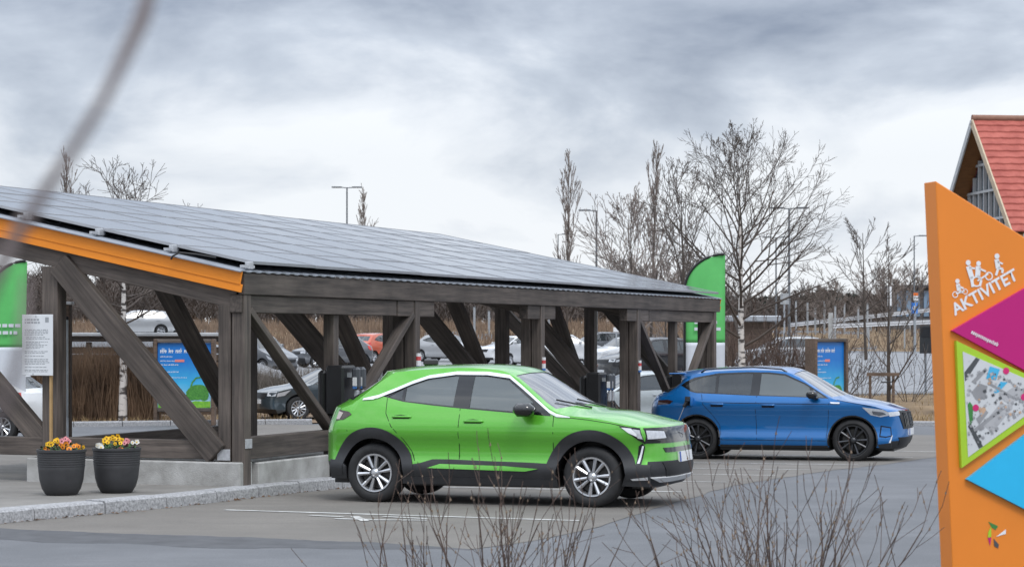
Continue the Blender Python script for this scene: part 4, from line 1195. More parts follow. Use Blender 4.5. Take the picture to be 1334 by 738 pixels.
for k in range(-6, 7):
    c.front_piece('grille_bar', [(k*.07-.012,.84),(k*.07+.012,.84),(k*.065+.012,.60),(k*.065-.012,.60)], 14, 18, .022, GLOSSBLK, bc, step=.12)
c.front_piece('number_plate', [(-.26,.56),(.26,.56),(.26,.45),(-.26,.45)], 15, 18.6, .026, PLATEW, bc)
c.front_piece('plate_band', [(-.26,.558),(-.215,.558),(-.215,.452),(-.26,.452)], 15, 18.6, .028, PLATEB, bc, thick=.002)
c.front_piece('lower_grille', [(-.62,.42),(.62,.42),(.56,.29),(-.56,.29)], 16, 18.9, .008, BLACK, bc)
c.side_piece('air_curtain', [(1.86,.63),(2.03,.60),(2.045,.44),(1.95,.42),(1.84,.43)], .004, SEAM_SHADE_B, bc, step=.05)
c.side_piece('air_curtain_frame', [(1.88,.605),(2.02,.58),(2.03,.455),(1.95,.44),(1.86,.45)], .008, BLUE, bc, step=.05)
c.side_piece('bumper_lip', [(1.82,.30),(2.04,.33),(2.03,.24),(1.95,.22),(1.84,.24)], .006, CLAD, bc, step=.05)
c.side_piece('lip_chrome', [(2.0,.33),(2.05,.46),(2.062,.46),(2.03,.33)], .012, CHROME, bc, step=.05)
c.side_piece('tail_light', [(-2.11,1.045),(-1.93,1.06),(-1.82,1.035),(-1.88,.985),(-2.0,.975),(-2.12,.965)], .006, SMOKE, bc, step=.04)
c.side_piece('bumper_corner', [(-2.13,.26),(-1.98,.26),(-1.86,.30),(-1.92,.42),(-2.14,.44)], .006, CLAD, bc, step=.05)
m = MB(); m.cbox((-1.97, -.56, 1.505), (-1.66, .56, 1.53), .010); m.build('roof_spoiler', BLUE, bc)
for sd in (-1, 1):
    m = MB(); m.tube([(-1.35, sd*.66, 1.535), (-1.25, sd*.665, 1.60), (-.4, sd*.67, 1.635), (.1, sd*.66, 1.60), (.2, sd*.655, 1.55)], .016, 6); m.build('roof_rail', GLOSSBLK, bc, smooth=60)
# charging socket: dark recess, flap swung open, plug
c.side_piece('charge_socket', [(-1.60,.955),(-1.47,.955),(-1.47,1.115),(-1.60,1.115)], .003, BLACK, bc, step=.05)
y = c.Yw(-1.46, 1.04)
m = MB(); m.cbox((-1.465, -(y+.15), .95), (-1.445, -(y-.0), 1.125), .008, Matrix.Rotation(0, 4, 'Z')); m.build('charge_flap', BLUE, bc)
m = MB(); m.lathe([(0, -.14), (.03, -.14), (.036, -.10), (.036, .0)], 14, 'y', Matrix.Translation((-1.53, -(y-.0), 1.03))); m.bar((-1.53, -(y+.10), 1.03), (-1.56, -(y+.19), .94), .045, .05); m.build('charge_plug', BLACK, bc, smooth=40)
place_car(bc, 1021, 39.2, -18.5)
# charging cable from the car's socket to the station
bpy.context.view_layer.update()
s0 = bc.matrix_world @ Vector((-1.56, -(y+.19), .94))
w_ = .14+SP*2.5; e_ = Vector((*CL(.3, w_), gl(0, w_)+1.0))
pts = []
for k in range(25):
    t = k/24; q = s0.lerp(e_, t); q.z -= 1.0*sin(pi*t)*(1-.25*t); q.z = max(q.z, g(q.x, q.y)+.03); pts.append(q)
m = MB(); m.tube(pts, .0065, 8)
tag(m.build('charging_lead', mat('grey_cable', (.16, .165, .175), .5), smooth=60), 'grey charging lead hanging from the blue car\'s open socket', 'cable')

# ------------------------------------------------------------------ cars standing farther off
def scaled(spec, sx, sy, sz, **kw):
    q = dict(spec); P2 = lambda l: [(a*sx, b*sz) for a, b in l]
    for k in ('C', 'E', 'dlo'): q[k] = P2(spec[k])
    q['panes'] = [P2(p) for p in spec['panes']]
    q['section'] = [(z*sz, y*sy) for z, y in spec['section']]
    x0, x1, a, p = spec['tf']; q['tf'] = (x0*sx, x1*sx, a, p); x0, x1, a, p = spec['tr']; q['tr'] = (x0*sx, x1*sx, a, p)
    q['xf'] = spec['xf']*sx; q['xr'] = spec['xr']*sx; q['rw'] = .325; q['ra'] = .38; q['sill'] = .26; q['belt'] = spec['belt']*sz; q['seatx'] = spec['seatx']*sx
    q.update(kw); return q
CARP = dict(white=(.62, .63, .64), silver=(.38, .39, .40), slate=(.035, .05, .06), black=(.012, .012, .014), orange=(.48, .075, .022), grey=(.10, .105, .115), pale=(.42, .46, .48))
CARM = {k: mat('car_paint_'+k, v, .35, metal=(.15 if k in ('silver', 'slate', 'grey') else 0), coat=1, var=.03) for k, v in CARP.items()}
AMBER = mat('amber_lens', (.65, .14, .02), .25, coat=.5)
RED2 = mat('bright_red_lens', (.55, .03, .02), .25, coat=.5)
def bgcar(name, label, base, sx, sy, sz, colr, X, D, yaw, rim=RIM, lamp=RED2, spk=5):
    root = empty(name); tag(root, label, 'car', 'cars parked beyond the canopy')
    sp = scaled(base, sx, sy, sz, spokes=spk, rimf=.66)
    c = Car(sp, .16, 2)
    c.build(root, dict(wsglass=GLASSDK, paint=CARM[colr], glass=GLASSDK, glassdk=GLASSDK, rim=rim, clad=BLACK, trim=GLOSSBLK), detail=False, seats=False)
    er = c.Ep(3); ef = c.Ep(15)
    z0 = sp['belt']*.78; z1 = sp['belt']*1.0
    c.side_piece('tail_light', [(er.x-.02, z0+.02), (er.x+.16, z0+.08), (er.x+.2, z1+.03), (er.x+.06, z1+.02)], .012, lamp, root, step=.1)
    c.side_piece('headlight', [(ef.x-.34, z0+.06), (ef.x-.02, z0-.02), (ef.x+.0, z0-.12), (ef.x-.2, z0-.08)], .012, WLIGHT, root, step=.1)
    n = len(sp['C'])-1
    c.front_piece('number_plate', [(-.26, .56), (.26, .56), (.26, .45), (-.26, .45)], 15, 18.6, .02, PLATEW, root, step=.2)
    c.front_piece('grille', [(-.5, z0-.02), (.5, z0-.02), (.42, z0-.16), (-.42, z0-.16)], 14, 18, .012, BLACK, root, step=.2)
    c.front_piece('headlight', [(-.77*sy, z0+.02), (-.5*sy, z0), (-.52*sy, z0-.1), (-.77*sy, z0-.1)], 14, 17.5, .012, WLIGHT, root, step=.2, mirror=True)
    c.front_piece('rear_plate', [(-.26, z0-.06), (.26, z0-.06), (.26, z0-.17), (-.26, z0-.17)], 3.4, 1, .02, PLATEW, root, step=.2)
    for sd in (-1, 1):
        m = MB(); xx = sp['dlo'][4][0]*1.05; y = c.Yw(xx, sp['belt']); m.cbox((xx, min(sd*(y+.02), sd*(y+.2)), sp['belt']-.0), (xx+.12, max(sd*(y+.02), sd*(y+.2)), sp['belt']+.13), .03); m.build('mirror', CARM[colr], root)
    for x0 in (sp['dlo'][2][0]*.95, sp['dlo'][3][0]+.12):
        for sd in (-1, 1):
            m = MB(); z = sp['belt']*.88; y = c.Yw(x0, z); m.cbox((x0, sd*(y+.01)-.012, z), (x0+.2, sd*(y+.01)+.012, z+.03), .005); m.build('door_handle', CARM[colr], root)
    place_car(root, X, D*1.05 if D > 95 else D, yaw)
    return root
bgcar('parked_car', 'slate blue saloon with multi-spoke wheels behind the black charging station', EQ, .98, .97, .86, 'slate', 436, 59, 180+27, RIM, spk=6)
bgcar('parked_car', 'white hatchback with red tail light behind the notice board', MK, 1.0, 1, .98, 'white', -46, 47, 180-14)
bgcar('parked_car', 'grey car facing the road beyond the slate saloon', MK, 1.0, 1, 1.0, 'grey', 333, 96, -40)
bgcar('parked_car', 'dark grey car whose nose shows beside the charging station', MK, 1.0, 1, 1.0, 'grey', 434, 104, 180+30)
bgcar('parked_car', 'orange red crossover parked before the dry reed bank', MK, 1.02, 1, 1.06, 'orange', 489, 113, 60)
bgcar('parked_car', 'silver hatchback seen side-on between two canopy posts', MK, 1.0, 1, 1.0, 'silver', 583, 117, -33)
bgcar('parked_car', 'white saloon with low bonnet beside the silver hatchback', EQ, .95, .97, .90, 'white', 668, 113, 180+38)
bgcar('parked_car', 'tall white estate with orange lamps parked next to the white saloon', EQ, .93, .97, 1.06, 'white', 700, 104, 180-62, lamp=AMBER)
bgcar('parked_car', 'white car with its rear towards the dark timber brace', EQ, .92, .97, .97, 'white', 738, 112, 10)
bgcar('parked_car', 'black people carrier with tall red tail lights left of the green banner', EQ, .96, 1, 1.12, 'black', 846, 88, 180+24, lamp=RED2)
bgcar('parked_car', 'white hatchback partly behind the black people carrier', MK, 1.0, 1, 1.04, 'white', 815, 100, 180+30)
bgcar('parked_car', 'pale silver car low behind the tail of the blue car', EQ, .95, .97, .86, 'pale', 832, 52, 180+18)
bgcar('parked_car', 'silver estate car behind bare twigs left of the blue poster', EQ, .98, 1, 1.0, 'silver', 1020, 97, 180+8)
bgcar('parked_car', 'grey estate parked by the reeds between two canopy posts', EQ, .95, 1, 1.0, 'grey', 778, 121, 180+20)
bgcar('parked_car', 'silver car on the raised terrace above the brown hedge', EQ, .98, 1, .9, 'silver', 178, 116, 180+8)

# ================================================================== trees
TWIG = mat('grey_brown_twig', (.085, .068, .058), .9, var=.25, scale=3)
TWIGL = mat('pale_winter_twig', (.20, .165, .145), .9, var=.25, scale=3)
TWIGR = mat('reddish_shrub_stem', (.085, .056, .044), .85, var=.35, scale=14)
BIRCH = birch_bark()
BARK = mat('dark_bark', (.07, .055, .045), .95, var=.3, scale=5, stretch=(4, 4, 1), bump=.4, bscale=12)
def rot_axis(d, ang, az):
    a = d.orthogonal().normalized(); a = Matrix.Rotation(az, 3, d) @ a
    return (Matrix.Rotation(ang, 3, a) @ d).normalized()
def grow(mb, p, d, l, r, depth, rr, par, minr):
    """a bending branch that forks; par: dict(n, ang, ratio, up, wob, segs)"""
    segs = par['segs'] if depth > 0 else 2
    pts = [p]; rad = [r]; dd = d.copy(); rend = r*par.get('taper', .45)
    for i in range(segs):
        dd = (dd + Vector((rr.gauss(0, par['wob']), rr.gauss(0, par['wob']), rr.gauss(0, par['wob']) + par['up']*(1 if depth else .5)))).normalized()
        pts.append(pts[-1] + dd*l/segs); rad.append(max(minr, r + (rend-r)*(i+1)/segs))
    mb.tube(pts, rad, 5 if depth >= 3 else (4 if depth == 2 else 3), cap=False)
    if depth <= 0: return
    n = par['n'][depth] if isinstance(par['n'], (list, tuple)) else par['n']
    for k in range(n):
        t = rr.uniform(.22, 1.0) if k < n-1 else 1.0
        f = t*segs; i = min(int(f), segs-1); q = pts[i].lerp(pts[i+1], f-i); rq = rad[i] + (rad[i+1]-rad[i])*(f-i)
        bd = (pts[i+1]-pts[i]).normalized()
        ang = radians(rr.gauss(par['ang'], 9)) if k < n-1 else radians(rr.uniform(3, 15))
        grow(mb, q, rot_axis(bd, ang, rr.random()*6.28), l*par['ratio']*rr.uniform(.75, 1.2)*(1.15-.45*t), max(minr, rq*.62), depth-1, rr, par, minr)
def tree(name, label, X, D, topY, seed, trunkmat, twigmat, style, cat='tree', group=None, base=None, minr=.006):
    rr = random.Random(seed)
    b = GX(X, D) if base is None else base
    h = EYE - (topY-HORIZON)/F*D - b.z
    root = empty(name, b); tag(root, label, cat, group)
    tm = MB(); cm = MB()
    st = style
    n = 14; pts = []; rad = []; lean = Vector((rr.gauss(0, .015), rr.gauss(0, .015), 0)); r0 = st['r']*h
    q = Vector((0, 0, -.15))
    for i in range(n+1):
        t = i/n; pts.append(Vector((q.x, q.y, -.15 + (h+.15)*t))); rad.append(max(minr*1.3, r0*(1-t)**.85))
        q = q + lean*h/n + Vector((rr.gauss(0, st['wig']), rr.gauss(0, st['wig']), 0))*h/n
    for k in range(st['nb']):
        t = st['t0'] + (.97-st['t0'])*((k+rr.random())/st['nb'])**st.get('tp', 1.0)
        f = t*n; i = min(int(f), n-1); q = pts[i].lerp(pts[i+1], f-i); rq = rad[i] + (rad[i+1]-rad[i])*(f-i)
        az = k*2.4 + rr.gauss(0, .5); ang = radians(st['a0'] + (st['a1']-st['a0'])*(t-st['t0'])/(1-st['t0']) + rr.gauss(0, 7))
        d = Vector((cos(az)*sin(ang), sin(az)*sin(ang), cos(ang)))
        rel = (t-st['t0'])/(1-st['t0'])
        l = h*st['len']*max(.12, interp(rel, st['prof']))*rr.uniform(.8, 1.15)
        grow(cm, q, d, l, min(rq*.55, l*.02+.004), st['depth'], rr, st['par'], minr)
    k_ = h/max(v[2] for v in cm.v)
    cm.v = [(v[0], v[1], v[2]*k_) for v in cm.v]
    tm.tube([Vector((p.x, p.y, p.z*(k_ if p.z > 0 else 1))) for p in pts], rad, 8)
    tm.build('trunk', trunkmat, root, smooth=60)
    cm.build('crown', twigmat, root, smooth=None, recalc=False)
    return root
BIRCHS = dict(r=.014, wig=.012, nb=36, t0=.24, a0=62, a1=24, len=.40, prof=[(0, .75), (.25, 1), (.6, .72), (1, .2)], depth=3, par=dict(n=[0, 4, 5, 5], ang=34, ratio=.52, up=.035, wob=.09, segs=4))
ROUND = dict(r=.018, wig=.01, nb=22, t0=.45, a0=75, a1=25, len=.30, prof=[(0, .8), (.4, 1), (1, .6)], depth=3, par=dict(n=[0, 3, 4, 5], ang=38, ratio=.58, up=.03, wob=.11, segs=4))
COLUMN = dict(r=.0075, wig=.006, nb=26, t0=.22, a0=16, a1=7, len=.22, prof=[(0, .9), (.5, .8), (1, .35)], depth=2, par=dict(n=[0, 3, 4], ang=14, ratio=.6, up=.10, wob=.05, segs=3))
YOUNG = dict(r=.012, wig=.015, nb=16, t0=.35, a0=68, a1=25, len=.46, prof=[(0, 1.0), (.5, .62), (1, .25)], depth=2, par=dict(n=[0, 4, 4], ang=30, ratio=.5, up=.08, wob=.07, segs=4))
BUSHY = dict(r=.012, wig=.02, nb=26, t0=.12, a0=40, a1=18, len=.5, prof=[(0, 1), (.5, .8), (1, .3)], depth=3, par=dict(n=[0, 3, 3, 4], ang=28, ratio=.55, up=.06, wob=.08, segs=3))
tree('birch_tree', 'large bare birch with white trunk behind the roof of the blue car', 968, 66, 150, 11, BIRCH, TWIG, BIRCHS, minr=.0058)
tree('birch_tree', 'bare birch with speckled white trunk growing through the brown hedge at the blue poster', 160, 56.2, 205, 4, BIRCH, TWIG, ROUND, minr=.0065)
tree('poplar_tree', 'slim columnar bare poplar rising next to the single-arm lamp', 738, 150, 193, 21, BARK, TWIGL, COLUMN, group='columnar poplars', minr=.018)
tree('poplar_tree', 'tall columnar bare poplar left of the large birch', 847, 140, 182, 23, BARK, TWIGL, COLUMN, group='columnar poplars', minr=.017)
tree('poplar_tree', 'slender bare poplar top behind the roof beside the twin-arm lamp', 477, 170, 238, 25, BARK, TWIGL, COLUMN, group='columnar poplars', minr=.018)
tree('poplar_tree', 'thin bare poplar behind the high roof edge at the out-of-focus twig', 90, 130, 190, 27, BARK, TWIGL, COLUMN, group='columnar poplars', minr=.015)
tree('bare_tree', 'open bare tree with wide branches left of the columnar poplar\'s neighbour bushes', 822, 125, 235, 31, BARK, TWIGL, BUSHY, minr=.016)
tree('bare_tree', 'bare spreading tree standing behind the green banner', 895, 92, 205, 33, BARK, TWIG, dict(BUSHY, nb=18, len=.42), minr=.011)
tree('bare_tree', 'bare young tree with upswept branches on the far bank right of the birch', 1128, 128, 282, 35, BARK, TWIG, YOUNG, minr=.015)
tree('young_tree', 'staked bare sapling on the grass verge beside the blue poster', 1150, 62.5, 300, 37, BARK, TWIG, dict(YOUNG, nb=9, t0=.12, a0=45, len=.42, r=.013), base=GX(1158, 62.5, .2), minr=.007)
for i, (X, D, ty, s) in enumerate(((1085, 196, 362, 41), (1160, 205, 340, 42), (1188, 202, 338, 43), (1068, 200, 368, 44), (1142, 208, 345, 45))):
    tree('thicket_tree', 'bare brown thicket tree on the bank behind the white guard rail', X, D, ty, s, BARK, TWIGL, dict(BUSHY, nb=20), group='thicket trees on the bank', minr=.018)
for i, (X, D, ty, s) in enumerate(((812, 132, 322, 51), (838, 136, 330, 52), (868, 128, 335, 53), (898, 134, 318, 54))):
    tree('thicket_tree', 'bare brown thicket tree seen over the far end of the canopy roof', X, D, ty, s, BARK, TWIGL, dict(BUSHY, nb=18), group='thicket trees behind the roof end', minr=.017)
# stake of the sapling
b = GX(1150, 62.2, .28)
stk = empty('tree_stake', b); tag(stk, 'brown timber tree stake with crossbar holding the sapling', 'tree stake')
for dx in (-.36, .30):
    mb = MB(); mb.cbox((dx-.035, -.035, 0), (dx+.035, .035, .82 if dx < 0 else .86), .006); mb.build('stake', BROWN, stk)
mb = MB(); mb.cbox((-.46, -.055, .80), (.46, -.037, .90), .004); mb.build('crossbar', BROWN, stk)
mb = MB(); mb.tube([(-.05, .02, .62), (.25, -.05, .64), (.30, -.06, .72)], .02, 6); mb.build('tie', BLACK, stk)

# ================================================================== shrubs, hedges, reeds, woods
def blades(mb, p, h, w, lean, rr, bend=.35):
    a = rr.random()*6.28; dx, dy = cos(a)*w/2, sin(a)*w/2; b = rr.random()*6.28; k = lean*h
    q = (p[0]+cos(b)*k*bend, p[1]+sin(b)*k*bend, p[2]+h*.55); t = (p[0]+cos(b)*k, p[1]+sin(b)*k, p[2]+h)
    i = [mb.vert((p[0]-dx, p[1]-dy, p[2])), mb.vert((p[0]+dx, p[1]+dy, p[2])), mb.vert((q[0]+dx*.7, q[1]+dy*.7, q[2])), mb.vert((q[0]-dx*.7, q[1]-dy*.7, q[2])), mb.vert(t)]
    mb.face(i[0], i[1], i[2], i[3]); mb.face(i[3], i[2], i[4])
REED = mat('dry_reed', (.13, .088, .058), .95, col2=(.29, .205, .145), scale=.6, detail=9)
HEDGE = mat('brown_hedge_twig', (.075, .048, .032), .95, col2=(.20, .125, .075), scale=1.2, detail=9)
VERGE = mat('dry_verge_blade', (.17, .11, .05), .95, col2=(.34, .25, .13), scale=1.5, detail=8)
# brown hedge at the left, in sections between its posts
def hedge(name, label, X0, X1, D, topY, seed, depth=1.6, n=5200, group=None, hm=HEDGE, ragged=.12):
    rr = random.Random(seed); mb = MB(); c0 = GX((X0+X1)/2, D)
    for k in range(n):
        X = rr.uniform(X0, X1); dd = D + rr.uniform(-depth/2, depth/2); q = GX(X, dd, .02)
        h = (EYE - (topY-HORIZON)/F*dd) - q.z
        h *= rr.uniform(.35, 1.0) + ragged*noise.noise((X*.08, seed, 0))
        blades(mb, (q.x-c0.x, q.y-c0.y, q.z-c0.z), h, rr.uniform(.012, .03), rr.uniform(.05, .42), rr)
    o = mb.build(name, hm, None, recalc=False, loc=c0)
    return tag(o, label, 'hedge', group)
hedge('hedge', 'dense brown winter hedge between the notice board and the blue poster', 84, 208, 57.2, 440, 61, 1.8, 9000)
hedge('hedge', 'brown winter hedge behind the foot of the white hatchback', -90, 84, 57.5, 452, 62, 1.8, 6000)
hedge('hedge', 'low greyish hedge behind the slate blue saloon', 286, 470, 66, 470, 63, 1.6, 5200, hm=mat('grey_hedge_twig', (.10, .085, .07), .95, col2=(.24, .21, .18), scale=1.2, detail=8))
# twiggy bushes behind the blue car
def bush(name, label, b, h, n, spread, seed, material, depth=2, r=.012, minr=.004, group=None, par=None, cat='bush', lean=0.5):
    rr = random.Random(seed); root = empty(name, b); tag(root, label, cat, group)
    mb = MB()
    par = par or dict(n=[0, 3, 4, 4], ang=26, ratio=.5, up=.05, wob=.06, segs=4)
    for k in range(n):
        a = rr.random()*6.28; t = rr.random(); ang = lean*sqrt(t); d = Vector((cos(a)*sin(ang), sin(a)*sin(ang), cos(ang)))
        p = Vector((cos(a), sin(a), 0))*spread*.3*rr.random()
        grow(mb, p - Vector((0, 0, .05)), d, h*rr.uniform(.55, .95)/max(.6, cos(ang)), r*rr.uniform(.6, 1.1), depth, rr, par, minr)
    mb.build('stems', material, root, recalc=False)
    return root
for i, (X, D, h, s) in enumerate(((952, 74, 2.2, 71), (985, 71, 1.7, 72), (1018, 76, 2.0, 73), (1046, 72, 1.6, 74))):
    bush('bare_bush', 'bare brown bush between the birch trunk and the blue poster', GX(X, D, .1), h, 26, 1.2, s, TWIGR, 2, .014, .008, 'bare bushes behind the blue car', lean=.75)
for i, (X, D, h, s) in enumerate(((1182, 64, 1.9, 75), (1122, 65, 1.4, 76), (1090, 66, 1.5, 77))):
    bush('bare_bush', 'sparse bare bush on the grass verge around the staked sapling', GX(X, D, .2), h, 9, .8, s, TWIG, 2, .013, .006, 'bare bushes on the verge', lean=.9)
# verge grass
mb = MB(); rr = random.Random(81)
xs = [p[0] for p in vpoly]; ys = [p[1] for p in vpoly]
k = 0
while k < 9000:
    p = (rr.uniform(min(xs), max(xs)), rr.uniform(min(ys), min(max(ys), 74)))
    if not inside(p, vpoly): continue
    dd = vdist(Vector(p)) if k % 3 == 0 else 1.5
    k += 1
    blades(mb, (p[0], p[1], g(*p)+.04+.2*sstep(0, 5, dd)), rr.uniform(.06, .22), .02, rr.uniform(.3, .9), rr)
tag(mb.build('verge_grass', VERGE, recalc=False), 'dry yellow brown grass covering the verge under the sapling', 'grass', kind='stuff')
mb = MB()
for k in range(2600):
    p = (rr.uniform(-16, -5.5), rr.uniform(54.5, 62))
    if inside(p, lvpoly): blades(mb, (p[0], p[1], g(*p)+.08), rr.uniform(.04, .16), .02, rr.uniform(.3, .9), rr)
tag(mb.build('strip_grass', VERGE, recalc=False), 'thin dry grass on the planting strip below the brown hedge', 'grass', kind='stuff')
# reeds on the bank
mb = MB(); rr = random.Random(83); n = 0
while n < 30000:
    y = rr.uniform(141, 176) if rr.random() < .7 else rr.uniform(176, 225); X = rr.uniform(0, 1400); x = (X-667)/F*y
    yb = 139 + 44*sstep(4, 26, x*150/y)
    if y < yb+2: continue
    n += 1
    blades(mb, (x, y, g(x, y)), rr.uniform(.4, 1.35)*(1 if X < 900 else .6)*(.75+.5*noise.noise((x*.12, y*.12, 1))), .07, rr.uniform(.05, .3), rr)
tag(mb.build('reed_bed', REED, recalc=False), 'tall pale brown reeds covering the bank behind the car parks', 'reeds', kind='stuff')
# far bare wood and conifers: one mass
WOODM = mat('far_bare_wood', (.052, .043, .038), .95, col2=(.125, .10, .088), scale=.12, detail=9)
CONIF = mat('far_conifer', (.012, .018, .015), .95, col2=(.032, .042, .032), scale=.3, detail=8)
rr = random.Random(91); mb = MB(); mc = MB()
def topline(X):
    return interp(X, [(-200, 350), (100, 352), (300, 348), (600, 352), (760, 368), (900, 372), (1000, 384), (1060, 378), (1100, 386), (1140, 375), (1250, 362), (1450, 350)])
for k in range(1500):
    D = rr.uniform(215, 380); X = rr.uniform(-120, 1440); q = GX(X, D, -.3)
    if X > 900 and D < 235: continue
    ht = EYE - (topline(X) + rr.gauss(9, 9) - HORIZON)/F*D - q.z
    if ht < 1.2: ht = rr.uniform(1.2, 3)
    w = ht*rr.uniform(.16, .3); r = .05 + ht*.007
    def qd(a, b, r0, r1):
        s_ = Vector((r0, 0, 0)); s1 = Vector((r1, 0, 0)); mb.poly([a-s_, a+s_, b+s1, b-s1])
    tp = q + Vector((rr.gauss(0, .2), 0, ht)); qd(q, tp, r, .02)
    for j in range(34):
        t = rr.uniform(.12, .97); a = q.lerp(tp, t); az = rr.random()*6.28; l = w*(1.15-t)*rr.uniform(.7, 1.7)
        b_ = a + Vector((cos(az)*l, sin(az)*l, l*rr.uniform(.5, 1.6))); qd(a, b_, .055, .03)
        for jj in range(2):
            c_ = a.lerp(b_, rr.uniform(.3, 1)); az2 = rr.random()*6.28; l2 = l*.6; qd(c_, c_ + Vector((cos(az2)*l2, sin(az2)*l2, l2*rr.uniform(.2, 1.2))), .04, .02)
tag(mb.build('bare_woodland', WOODM, recalc=False), 'grey brown bare woodland covering the slope behind the reeds', 'woodland', kind='stuff')
for k in range(330):
    D = rr.uniform(330, 420); X = rr.choice((rr.uniform(920, 1120), rr.uniform(920, 1120), rr.uniform(1000, 1330), rr.uniform(-50, 930))); q = GX(X, D, -.3)
    tY = interp(X, [(900, 392), (1000, 386), (1045, 384), (1074, 376), (1100, 382), (1300, 378)]) + abs(rr.gauss(0, 8)); ht = EYE - (tY-HORIZON)/F*D - q.z
    if ht < 2: continue
    w = ht*rr.uniform(.22, .34); pine = rr.random() < .45
    for j in range(170):
        t = rr.random()**.8; a = rr.random()*6.28
        rad_ = w*((1-t)*1.0+.04) if not pine else w*1.1*sqrt(max(.02, 1-((t-.6)/.42)**2))*(1 if t > .2 else .2)
        rad_ *= sqrt(rr.random()); c_ = q + Vector((cos(a)*rad_, sin(a)*rad_, ht*t)); s_ = ht*.055*rr.uniform(.6, 1.5)
        d = Vector((rr.gauss(0, 1), rr.gauss(0, 1), rr.gauss(-.2, .5))).normalized()*s_; e_ = Vector((rr.gauss(0, 1), rr.gauss(0, 1), rr.gauss(0, 1))).normalized()*s_*.6
        mc.poly([c_-d, c_+e_, c_+d, c_-e_])
tag(mc.build('conifer_wood', CONIF, recalc=False), 'dark evergreen wood on the skyline right of the birch', 'woodland', kind='stuff')
# shrubs in front, stems rising from below the frame
SHP = dict(n=[0, 2, 4, 3], ang=27, ratio=.46, up=.085, wob=.05, segs=5, taper=.5)
def front_shrub(label, X, D, h, n, seed, spread, lean, depth=2):
    rr = random.Random(seed); b = GX(X, D); root = empty('front_shrub', b); tag(root, label, 'shrub', 'bare shrubs before the car park')
    mb = MB(); bud = MB(); st = []
    for k in range(n):
        a = rr.random()*6.28; ang = lean*sqrt(rr.random()); d = Vector((cos(a)*sin(ang), sin(a)*sin(ang), cos(ang)))
        p = Vector((cos(a)*spread, sin(a)*spread*.6, 0))*rr.random()
        l = h*rr.uniform(.62, 1.0)
        i0 = len(mb.v)
        grow(mb, p, d, l, rr.uniform(.0045, .0075), depth, rr, SHP, .0019)
    k_ = h/max(v[2] for v in mb.v); mb.v = [(v[0], v[1], v[2]*k_) for v in mb.v]
    vs = mb.v
    for k in range(0, len(vs)-8, 7):
        if vs[k][2] > .5 and rr.random() < .55:
            c_ = Vector(vs[k]); s_ = rr.uniform(.004, .008)
            i = [bud.vert(c_+Vector(q)*s_) for q in ((1, 0, 0), (-.5, .8, 0), (-.5, -.8, 0), (.2, .2, 2.2), (0, 0, -1))]
            for f in ((0, 1, 3), (1, 2, 3), (2, 0, 3), (0, 4, 1), (1, 4, 2), (2, 4, 0)): bud.face(*[i[q] for q in f])
    mb.build('stems', TWIGR, root, recalc=False); tag(bud.build('buds', mat('pale_bud', (.20, .145, .10), .8), root, recalc=False), kind='stuff')
front_shrub('bare reddish shrub in front of the green car\'s sill', 682, 11.2, 1.37, 16, 101, .16, .30)
front_shrub('sparse bare shrub stems left of the thicker shrub, below the green car\'s rear wheel', 560, 11.6, 1.20, 9, 102, .2, .45)
front_shrub('full bare shrub with many upright stems in front of the blue car', 1010, 11.6, 1.40, 30, 103, .30, .50)
front_shrub('low outer shrub stems beside the full shrub, under the green car\'s bumper', 905, 11.2, 1.15, 5, 104, .15, .45)
# shoot close to the lens, far out of focus
nr = empty('near_shoot', (-.34, 1.12, 0)); tag(nr, 'blurred grey brown twig slanting close in front of the roof corner', 'twig')
mb = MB(); o_ = Vector((-.34, 1.12, 0))
pt = [Vector((-.34, 1.12, 0)), Vector((-.335, 1.12, .9)), Vector((-.32, 1.12, 1.55)), PX(-30, 410, 1.12), PX(28, 295, 1.12), PX(85, 210, 1.12), PX(135, 130, 1.14), PX(185, 25, 1.16), PX(215, -90, 1.18)]
mb.tube([p-o_ for p in pt], [.006, .0055, .005, .0042, .0038, .0032, .003, .0045, .002], 8); mb.build('stem', mat('grey_shoot', (.16, .13, .125), .9), nr, smooth=60)
mb = MB(); mb.tube([p-o_ for p in (PX(-30, 600, 1.12), PX(10, 520, 1.1), PX(31, 440, 1.1), PX(34, 360, 1.12))], [.0035, .003, .0028, .0015], 7)
mb.build('side_shoot', mat('grey_shoot', (.16, .13, .125), .9), nr, smooth=60)

# ================================================================== street furniture and signs
def lamp(label, X, D, topY, kind, rp=.07):
    b = GX(X, D); h = EYE-(topY-HORIZON)/F*D-b.z
    root = empty('street_lamp', b); tag(root, label, 'street lamp', 'car park street lamps')
    mb = MB(); mb.tube([(0, 0, -.1), (0, 0, 1.2), (0, 0, h)], [rp*1.3, rp*1.1, rp*.75], 8); mb.build('pole', GREYPOLE, root, smooth=60)
    mb = MB(); mb.cbox((-.14, -.14, -.05), (.14, .14, .1), .02); mb.build('base', CONC, root)
    for s in ((-1, 1) if kind == 2 else (1,) if kind == 1 else (-1,)):
        mb = MB(); mb.bar((0, 0, h-.04), (s*.45, 0, h), .06, .06); mb.build('arm', GREYPOLE, root)
        mb = MB(); mb.cbox((min(s*.35, s*1.05), -.14, h-.03), (max(s*.35, s*1.05), .14, h+.06), .025); hd = mb.build('lamp_head', GREYPOLE, root)
        mb = MB(); mb.box((min(s*.45, s*1.0), -.11, h-.038), (max(s*.45, s*1.0), .11, h-.031)); mb.build('diffuser', mat('lamp_diffuser', (.6, .6, .58), .3), hd)
lamp('twin-arm street lamp above the middle of the canopy roof', 452, 150, 244, 2)
lamp('single-arm street lamp between the poplar and the roof end', 777, 128, 274, -1)
lamp('twin-arm street lamp right of the large birch', 1028, 118, 271, 2)
lamp('smaller twin-arm lamp just left of the taller lamp by the birch', 1011, 165, 309, 2)
